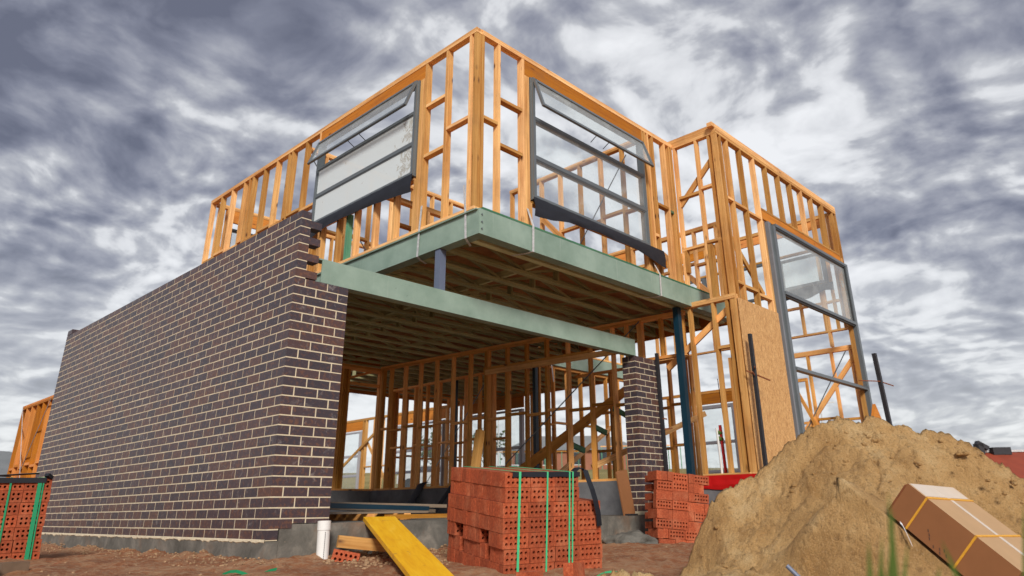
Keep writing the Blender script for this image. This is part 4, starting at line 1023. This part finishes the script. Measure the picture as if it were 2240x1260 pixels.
# carton pose (fitted)
BE = Matrix.Rotation(-1.6841, 3, 'Z') @ Matrix.Rotation(-.0288, 3, 'X') @ Matrix.Rotation(.7386, 3, 'Y')
A39 = Vector((1.2656, -4.7249, .3222)); KB = 4.2/3.9; BO = CAM+(A39-CAM)*KB
BW, BH, BL = .6085*KB, .2033*KB, .62*KB
bn = BE @ Vector((0, 0, 1)); bbot = BO - bn*BH
def sand_z(a, b):
    ridge_b = 5.35+.25*math.sin(a*1.1)
    R = sil(a); base = -.36
    d = b-ridge_b
    w_ = .055*fbm((a*2.2, b*2.2, 1.3), 4)
    R -= .115*sstep(1.25, 2.0, a)+.13*sstep(2.9, 3.6, a)
    if d < 0:
        fall = .74*(-d)-.10*math.exp(-((-d)/.18)**1.2)
        z = R-fall+.0
    else: z = R-.62*d-.0
    # toe spread in the foreground, and the slumped hollow
    toe = -.07-.20*sstep(4.3, 3.2, b) if False else None
    fore = -.12 - .24*max(0, 4.2-b) - .024 + .10*math.sin(a*2.3+.6) - .55*max(0, 1.05-a) - .5*max(0, a-3.7)
    z = max(z, fore) if b < 4.75 else z
    z += w_
    # slump scarp: an arc opening towards the viewer
    u = (a-1.92)/.60; v = (b-(4.82-.22*u*u))
    if abs(u) < 1.1:
        e = sstep(.012, -.012, v+.10*noise.noise((a*5, 2, 2))+.03*noise.noise((a*19, 4, 2)))*(1-abs(u)**4 if abs(u) < 1 else 0)
        z -= .15*e*sstep(-1.1, -.10, v)
    # scattered ledges
    rd = abs(noise.noise((a*3.1+b*1.2, b*2.4, 7)))
    z -= .035*sstep(.12, .0, rd)
    q = noise.noise((a*7, b*7, 3)); z += .022*q
    m2 = fbm((a*2.7, b*2.7, 15), 2); rough = .35+1.1*sstep(-.15, .35, m2)
    z += rough*(.026*abs(fbm((a*15, b*15, 5), 5))+.010*noise.noise((a*30, b*30, 9)))+.006*noise.noise((a*52, b*52, 9))+.004*noise.noise((a*90, b*90, 4))
    rd = abs(noise.noise((a*3.0+b*4, b*6-a*2, 17))); z -= .014*sstep(.10, .0, rd)
    return z
pile = thing('sand_pile', 'tall heap of damp yellow-brown sand in front of the house entry', 'sand pile', (2.3, -4.1, -.3))
mb = MB(); na, nb_ = 420, 340; P = []
vv = []; ff = []
for i in range(na+1):
    a = .25+i*(5.3-.25)/na
    for j in range(nb_+1):
        b = 2.8+j*(7.6-2.8)/nb_
        xy = Vector((CAM.x, CAM.y))+rt2*a+fw2*b; z = sand_z(a, b)
        # keep the sand just under the carton
        p = Vector((xy.x, xy.y, z)); loc = BE.transposed() @ (p-BO)
        if -.4 < loc.x < BL+.9 and -.3 < loc.y < BW+.75:
            zp = bbot.z - (bn.x*(xy.x-bbot.x)+bn.y*(xy.y-bbot.y))/bn.z
            inside = sstep(-.4, .02, loc.x)*sstep(-.28, .03, loc.y)*sstep(BW+.75, BW+.05, loc.y)*sstep(BL+.9, BL+.4, loc.x)
            core = -.01 < loc.x and -.01 < loc.y < BW+.01
            tgt = zp-.006+.25*(z-zp) if not core else zp-.008+max(-.02, min(0, .1*(z-zp)))
            z = z+(tgt-z)*inside if inside < 1 else tgt
        vv.append((xy.x-2.3, xy.y+4.1, z+.3))
for i in range(na):
    for j in range(nb_): k = i*(nb_+1)+j; ff.append((k, k+nb_+1, k+nb_+2, k+1))
me = bpy.data.meshes.new('sand'); me.from_pydata(vv, [], ff); me.materials.append(M_('sand')); me.polygons.foreach_set('use_smooth', [True]*len(ff))
o = bpy.data.objects.new('sand', me); COL.objects.link(o); o.parent = pile
# clods of sand
random.seed(3)
def rock(mb, c, r, seed, squash=.7):
    import bmesh
    bm = bmesh.new(); bmesh.ops.create_icosphere(bm, subdivisions=1, radius=1)
    for v in bm.verts:
        v.co *= 1+.35*noise.noise(v.co*1.7+Vector((seed, 0, 0))); v.co.z *= squash
    rm = Matrix.Rotation(random.uniform(0, 6), 3, 'Z')
    for f in bm.faces: mb.quad([Vector(c)+rm @ (v.co*r) for v in f.verts], None, random.random())
    bm.free()
mb = MB()
for i in range(420):
    a = random.uniform(1.0, 3.8); b = random.uniform(3.6, 5.5); z = sand_z(a, b); xy = Vector((CAM.x, CAM.y))+rt2*a+fw2*b
    loc = BE.transposed() @ (Vector((xy.x, xy.y, z))-BO)
    if -.1 < loc.x < BL+.3 and -.1 < loc.y < BW+.2: continue
    rock(mb, (xy.x, xy.y, z), random.uniform(.006, .022)*(1.6 if random.random() < .1 else 1), i)
o = mb.build('sand_clods', 'sand', pile); o['kind'] = 'stuff'

# carton
cb = thing('cardboard_box', 'long brown cardboard carton with two yellow straps lying on the sand', 'carton', BO, None, BE.to_euler())
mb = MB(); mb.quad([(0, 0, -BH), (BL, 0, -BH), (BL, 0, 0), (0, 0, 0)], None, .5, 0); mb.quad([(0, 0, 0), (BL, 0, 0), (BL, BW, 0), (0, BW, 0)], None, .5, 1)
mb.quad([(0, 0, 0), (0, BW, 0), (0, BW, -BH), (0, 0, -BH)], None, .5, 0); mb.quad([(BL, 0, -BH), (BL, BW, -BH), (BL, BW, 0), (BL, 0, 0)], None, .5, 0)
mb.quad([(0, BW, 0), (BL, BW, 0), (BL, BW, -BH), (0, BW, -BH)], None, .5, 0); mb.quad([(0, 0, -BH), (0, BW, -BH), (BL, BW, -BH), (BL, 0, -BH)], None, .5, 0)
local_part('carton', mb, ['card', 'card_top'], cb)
mb = MB(); mb.quad([(-.0, .0, -.003), (-.0, .0, -BH+.01), (-.012, -.0, -BH+.02), (-.012, .0, -.02)]); mb.box(-.006, -.001, .01, BW-.01, -BH+.01, -.012); local_part('end_flap', mb, 'rust', cb)
mb = MB(); mb.box(-.0, BL, BW*.50-.02, BW*.50+.02, .0006, .0016); mb.box(0, .16*BL, .02, BW-.02, .0003, .0005); local_part('clear_tape', mb, 'tape_clear', cb)
for l in (.1147*KB, .3905*KB):
    mb = MB(); mb.box(l-.006, l+.006, -.004, -.001, -BH-.003, .004); mb.box(l-.006, l+.006, -.004, BW+.004, .0005, .0045); local_part('strap', mb, 'yellow_strap', cb)
mb = MB()
for (x, z) in ((.20, -.13), (.215, -.145), (.225, -.16), (.29, -.17), (.30, -.185), (.31, -.16), (.33, -.175), (.26, -.18)): mb.bar((x*KB, -.0012, z*KB), (x*KB+.010, -.0012, z*KB-.012), .004, .0006, (0, 1, 0))
local_part('printed_marks', mb, 'ink', cb)
Pw = [BE @ Vector(v)+BO for v in ((.085, -.02, -BH-.0), (.105, -.028, -BH-.0), (.14, -.035, -BH-.015), (.21, -.04, -BH-.055))]
mb = MB(); P = [[p-Vector((.004, .008, .0)), p+Vector((.008, -.004, .012))] for p in Pw]; mb.grid(P); o = mb.build('plastic_strip', 'plastic_white', None, Pw[0]); tag(o, 'short bent white plastic strip under the carton', 'plastic strip')
pb = CAM+(Vector((1.0, -4.45, -.155))-CAM)
def bypix(u, v, dd):
    f = 1555.915; M3 = cam.matrix_world.to_3x3(); d = M3 @ Vector(((u-1120-47.07)/f, -(v-630+119.208)/f, -1)); return CAM+d*dd
q0 = Vector((.735, -4.215, -.075)); q1 = Vector((.77, -4.29, -.16))
mb = MB(); mb.tube([q0, q1, q1+Vector((.02, -.06, -.06))], .012, 10); o = mb.build('hose_end', 'steel_blue', None, q0); tag(o, 'grey-blue pipe end poking out of the sand at the bottom edge', 'pipe end')

# foreground grass blades, close to the lens
t = thing('grass_tuft', 'tall blurred green grass blades close to the camera at the lower right', 'grass', (-2.2, -5.9, -.3))
random.seed(9)
def blade(base, top, wd, bend):
    P = []; base = Vector(base); top = Vector(top); n = 12; sd = Vector((rt2.x, rt2.y, 0))
    for i in range(n+1):
        u = i/n; c = base.lerp(top, u)+sd*bend*u*u; ww = wd*(1-u**2.2)+.0004
        P.append([c-sd*ww/2, c+Vector((0, 0, 0))+Vector((fw2.x, fw2.y, 0))*ww*.15, c+sd*ww/2])
    mb = MB(); mb.grid(P); mb.build('blade', 'weed_green', t, smooth=True)
for (u, vtop, ub, wd, bend) in ((1948, 1075, 1960, .013, -.003), (1952, 1120, 1945, .010, .002), (1900, 1185, 1905, .010, .0), (1930, 1170, 1925, .009, 0), (1925, 1215, 1935, .010, 0), (2075, 1180, 2110, .010, -.01), (2055, 1240, 2050, .008, 0), (1985, 1190, 1975, .008, 0), (2240, 1100, 2246, .012, 0)):
    p1 = bypix(u, vtop, .95); p0 = bypix(ub, 1300, .95); blade(p0+(p0-p1)*.6, p1, wd, bend)

# ------------------------------------------------------------------ rubble along the footing and on the dirt
random.seed(21)
mb = MB()
for i in range(1500):
    k = random.random()
    if k < .42: x = -abs(random.gauss(0, .16))-.02; y = random.uniform(-.3, 7); s = random.uniform(.004, .015)
    elif k < .65: x = random.uniform(.6, 5.4); y = -abs(random.gauss(0, .12))-.02; s = random.uniform(.006, .03)
    elif k < .85: x = random.uniform(.3, 2.0); y = random.uniform(-1.0, -.1); s = random.uniform(.006, .024)
    else: x = random.uniform(-2.2, 4.8); y = random.uniform(-3.4, 2.5 if x < -.1 else -.1); s = random.uniform(.004, .014)
    if x < 0 and y > -.1 and x > -.01: continue
    rock(mb, (x, y, gz(x, y)+s*.2), s, i, .65)
o = mb.build('rubble', 'rubble', None, (0, 0, -.2)); tag(o, 'mortar crumbs and small stones strewn over the dirt by the footing', 'rubble', kind='stuff')
for i, (x, y, s, lb) in enumerate(((1.28, -.62, .075, 'pale concrete lump between the timber offcut and the yellow plank'), (.98, -.66, .04, 'small pale concrete lump beside the tilted brick'), (4.5, -.45, .20, 'large grey concrete spill below the pier'), (3.3, -.2, .06, 'grey lump at the slab foot behind the strapped pack'))):
    mb = MB(); import bmesh
    bm = bmesh.new(); bmesh.ops.create_icosphere(bm, subdivisions=4, radius=1)
    for v in bm.verts: v.co *= 1+.3*fbm(v.co*1.5+Vector((i*5, 0, 0)), 5); v.co.z *= .45
    for f in bm.faces: mb.quad([Vector((x, y, gz(x, y)+s*.1))+v.co*s*Vector((1.5 if i == 2 else 1, 1, 1)).x for v in f.verts])
    bm.free(); o = mb.build('concrete_lump', 'concrete' if i > 1 else 'rubble', None, (x, y, -.2), merge=True, smooth=True); tag(o, lb, 'rubble lump', 'concrete lumps on the ground')

# ------------------------------------------------------------------ distance: houses, cars, trees, poles
def house(label, x, y, sx, sy, h, rz, wall, roof, rh=1.8):
    z = gz(x, y)-.3; t = thing('house', label, 'house', (x, y, z), 'houses beyond the site', (0, 0, rz))
    mb = MB(); mb.box(-sx/2, sx/2, -sy/2, sy/2, 0, h); local_part('wall', mb, wall, t)
    mb = MB(); e = .5; a, b_, c_, d_ = (-sx/2-e, -sy/2-e, h-.05), (sx/2+e, -sy/2-e, h-.05), (sx/2+e, sy/2+e, h-.05), (-sx/2-e, sy/2+e, h-.05)
    r0, r1 = (-sx/2+sy*.35, 0, h+rh), (sx/2-sy*.35, 0, h+rh)
    mb.quad([a, b_, r1, r0]); mb.quad([b_, c_, r1]); mb.quad([c_, d_, r0, r1]); mb.quad([d_, a, r0]); mb.quad([d_, c_, b_, a]); rf = local_part('roof', mb, roof, t)
    wt = h-.3; wb = max(.3, wt-1.2)
    for i in range(max(1, int(sx/3))):
        x0 = -sx/2+.8+i*3
        if x0+1.4 < sx/2 and h > 1.2:
            mb = MB(); mb.box(x0, x0+1.4, -sy/2-.03, -sy/2-.003, wb, wt); wn = local_part('window', mb, 'window_dark', t)
            mb = MB(); mb.box(x0-.06, x0+1.46, -sy/2-.05, -sy/2-.032, wb-.06, wb); mb.box(x0-.06, x0+1.46, -sy/2-.05, -sy/2-.032, wt, wt+.06)
            o = bpy.data.objects.new('frame', mb.mesh('frame', 'pipe')); COL.objects.link(o); o.parent = wn
    return t, rf
# right-hand neighbour: only its red tiled roof shows above the sand
rp = bypix(2440, 985, 22.0); gr_ = gz(rp.x, rp.y)-.3; hw = rp.z-gr_-2.0
t, rf = house('low neighbouring house whose red tiled roof shows above the sand at the right edge', rp.x, rp.y, 16, 10, hw, yaw, 'house_brick', 'tile_red', 2.0)
mb = MB(); mb.box(-4.3, -4.15, -.2, .1, hw+1.8, hw+2.25); mb.bar((-4.3, -.1, hw+2.28), (-4.0, -.1, hw+2.1), .2, .12); mb.box(-3.95, -3.4, -.3, -.1, hw+1.9, hw+2.12); o = bpy.data.objects.new('roof_vent', mb.mesh('roof_vent', 'black_steel')); COL.objects.link(o); o.parent = rf
mb = MB(); mb.bar((-8.2, -5.4, hw+.02), (-4.55, -.05, hw+2.02), .18, .06); mb.bar((-4.5, -.0, hw+2.02), (4.5, 0, hw+2.02), .18, .06); o = bpy.data.objects.new('ridge_cap', mb.mesh('ridge_cap', 'galv')); COL.objects.link(o); o.parent = rf
house('grey roofed neighbour house at the far left edge behind the low frame', 2.2, 27.5, 9, 8, 1.55, R_(25), 'house_brick', 'roof_grey', 1.5)
house('brick house under construction beyond the dry grass, seen through the garage', 60, 48, 14, 8, 3, R_(-45), 'house_brick', 'roof_grey')
house('second distant brick house far beyond the dry grass', 92, 80, 14, 8, 3, R_(-50), 'house_brick', 'roof_grey')
def car(label, x, y, rz):
    z = gz(x, y)+.02; t = thing('parked_car', label, 'car', (x, y, z), 'parked cars beyond the site', (0, 0, rz))
    prof = [(-2.1, .35), (-2.1, .8), (-1.9, .95), (-1.2, 1.0), (-.7, 1.4), (.6, 1.42), (1.2, 1.0), (2.0, .88), (2.15, .6), (2.1, .35)]
    mb = MB(); mb.quad([(a, -.85, b_) for a, b_ in prof]); mb.quad([(a, .85, b_) for a, b_ in prof][::-1])
    for i in range(len(prof)): p, q = prof[i], prof[(i+1) % len(prof)]; mb.quad([(p[0], -.85, p[1]), (p[0], .85, p[1]), (q[0], .85, q[1]), (q[0], -.85, q[1])])
    local_part('body', mb, 'car_paint', t)
    mb = MB(); mb.quad([(-1.05, -.856, 1.0), (1.0, -.856, 1.0), (.55, -.856, 1.34), (-.65, -.856, 1.34)]); local_part('side_window', mb, 'window_dark', t)
    for a in (-1.35, 1.35):
        for s in (-.8, .8): mb = MB(); mb.tube([(a, s-.1, .33), (a, s+.1, .33)], .33, 16); local_part('wheel', mb, 'tyre', t)
car('silver car parked on the far road, seen through the back garage opening', 26, 30, R_(-42))
car('pale car parked on the far road between the garage studs', 29, 26.5, R_(-44))
car('white car parked behind the left brick pack near the far low frame', -1.1, 17.0, R_(10))
def tree(label, x, y, h, r, seed):
    z = gz(x, y); t = thing('tree', label, 'tree', (x, y, z), 'distant trees')
    rng = random.Random(seed); mb = MB(); mb.tube([(x, y, z-.2), (x+.1, y, z+h*.35), (x-.1, y+.1, z+h*.75)], [.16*h/5, .11*h/5, .04*h/5], 7)
    for i in range(5): a = rng.uniform(0, 6.3); mb.tube([(x, y, z+h*(.3+.08*i)), (x+math.cos(a)*r*.7, y+math.sin(a)*r*.7, z+h*(.55+.08*i))], [.06, .02], 5)
    mb.build('trunk', 'bark', t); mb = MB()
    for i in range(900):
        cl = rng.randint(0, 9); cr = random.Random(seed*31+cl); c = Vector((x+cr.uniform(-.6, .6)*r, y+cr.uniform(-.6, .6)*r, z+h*cr.uniform(.42, .92)))
        p = c+Vector((rng.gauss(0, .26)*r, rng.gauss(0, .26)*r, rng.gauss(0, .2)*r)); s = rng.uniform(.08, .2)*h/6
        n = Vector((rng.uniform(-1, 1), rng.uniform(-1, 1), rng.uniform(-.3, 1))).normalized(); u = n.orthogonal().normalized()*s; v = n.cross(u)
        mb.quad([p-u-v*.6, p+u-v*.6, p+u*.6+v, p-u*.6+v], None, rng.random())
    mb.build('crown', 'foliage', t)
for i, (x, y, h, r, lb) in enumerate(((48, 57, 5, 1.9, 'tree on the rise seen through the back garage opening'), (58, 60, 6, 2.2, 'tree left of the middle garage studs, far away'))):
    tree(lb, x, y, h, r, i+3)
for i, (x, y, lb) in enumerate(((40, 14, 'left light pole seen through the lower wing window'), (42, 12, 'right light pole seen through the lower wing window'), (45, 44, 'light pole standing on the far grass behind the garage studs'))):
    z = gz(x, y); t = thing('light_pole', lb, 'light pole', (x, y, z), 'distant light poles')
    mb = MB(); mb.tube([(x, y, z), (x, y, z+5)], [.07, .04], 8); mb.build('pole', 'galv', t)
    mb = MB(); mb.bar((x, y, z+5), (x+.8, y-.6, z+5.1), .12, .06); mb.build('lamp_head', 'galv', t)
z = gz(40, 42)
t = thing('road_sign', 'orange diamond warning sign on the far grass', 'sign', (33, 38, gz(33, 38)))
mb = MB(); mb.tube([(33, 38, gz(33, 38)), (33, 38, gz(33, 38)+2.2)], .03, 6); mb.build('post', 'galv', t)
mb = MB(); c = Vector((33, 38, gz(33, 38)+2.3)); s = Vector((rt2.x, rt2.y, 0))*.5; u = Vector((0, 0, .5)); n_ = Vector((fw2.x, fw2.y, 0))*.02
mb.quad([c-s-n_, c-u-n_, c+s-n_, c+u-n_]); mb.quad([c-s, c+u, c+s, c-u]); mb.build('panel', 'orange_sign', t)
# timber frames of the next houses
for (x, y, rz, lb) in ((50, 44, R_(-45), 'green and brown timber frame of a house being built far behind the garage studs'), (53, 33, R_(-50), 'second far timber frame of a house being built, nearer the pier')):
    zz_ = gz(x, y)-.2; t = thing('timber_wall_frame', lb, 'wall frame', (x, y, zz_), 'far timber frames', (0, 0, rz))
    for i in range(16): mb = MB(); mb.box(-4+i*.55, -3.93+i*.55, 0, .09, .07, 2.5); local_part('stud', mb, 'green_pine', t)
    mb = MB(); mb.box(-4.05, 4.4, 0, .09, 2.5, 2.58); local_part('top_plate', mb, 'pine_inside', t)
bpy.context.view_layer.update()
print('objects', len(bpy.data.objects))
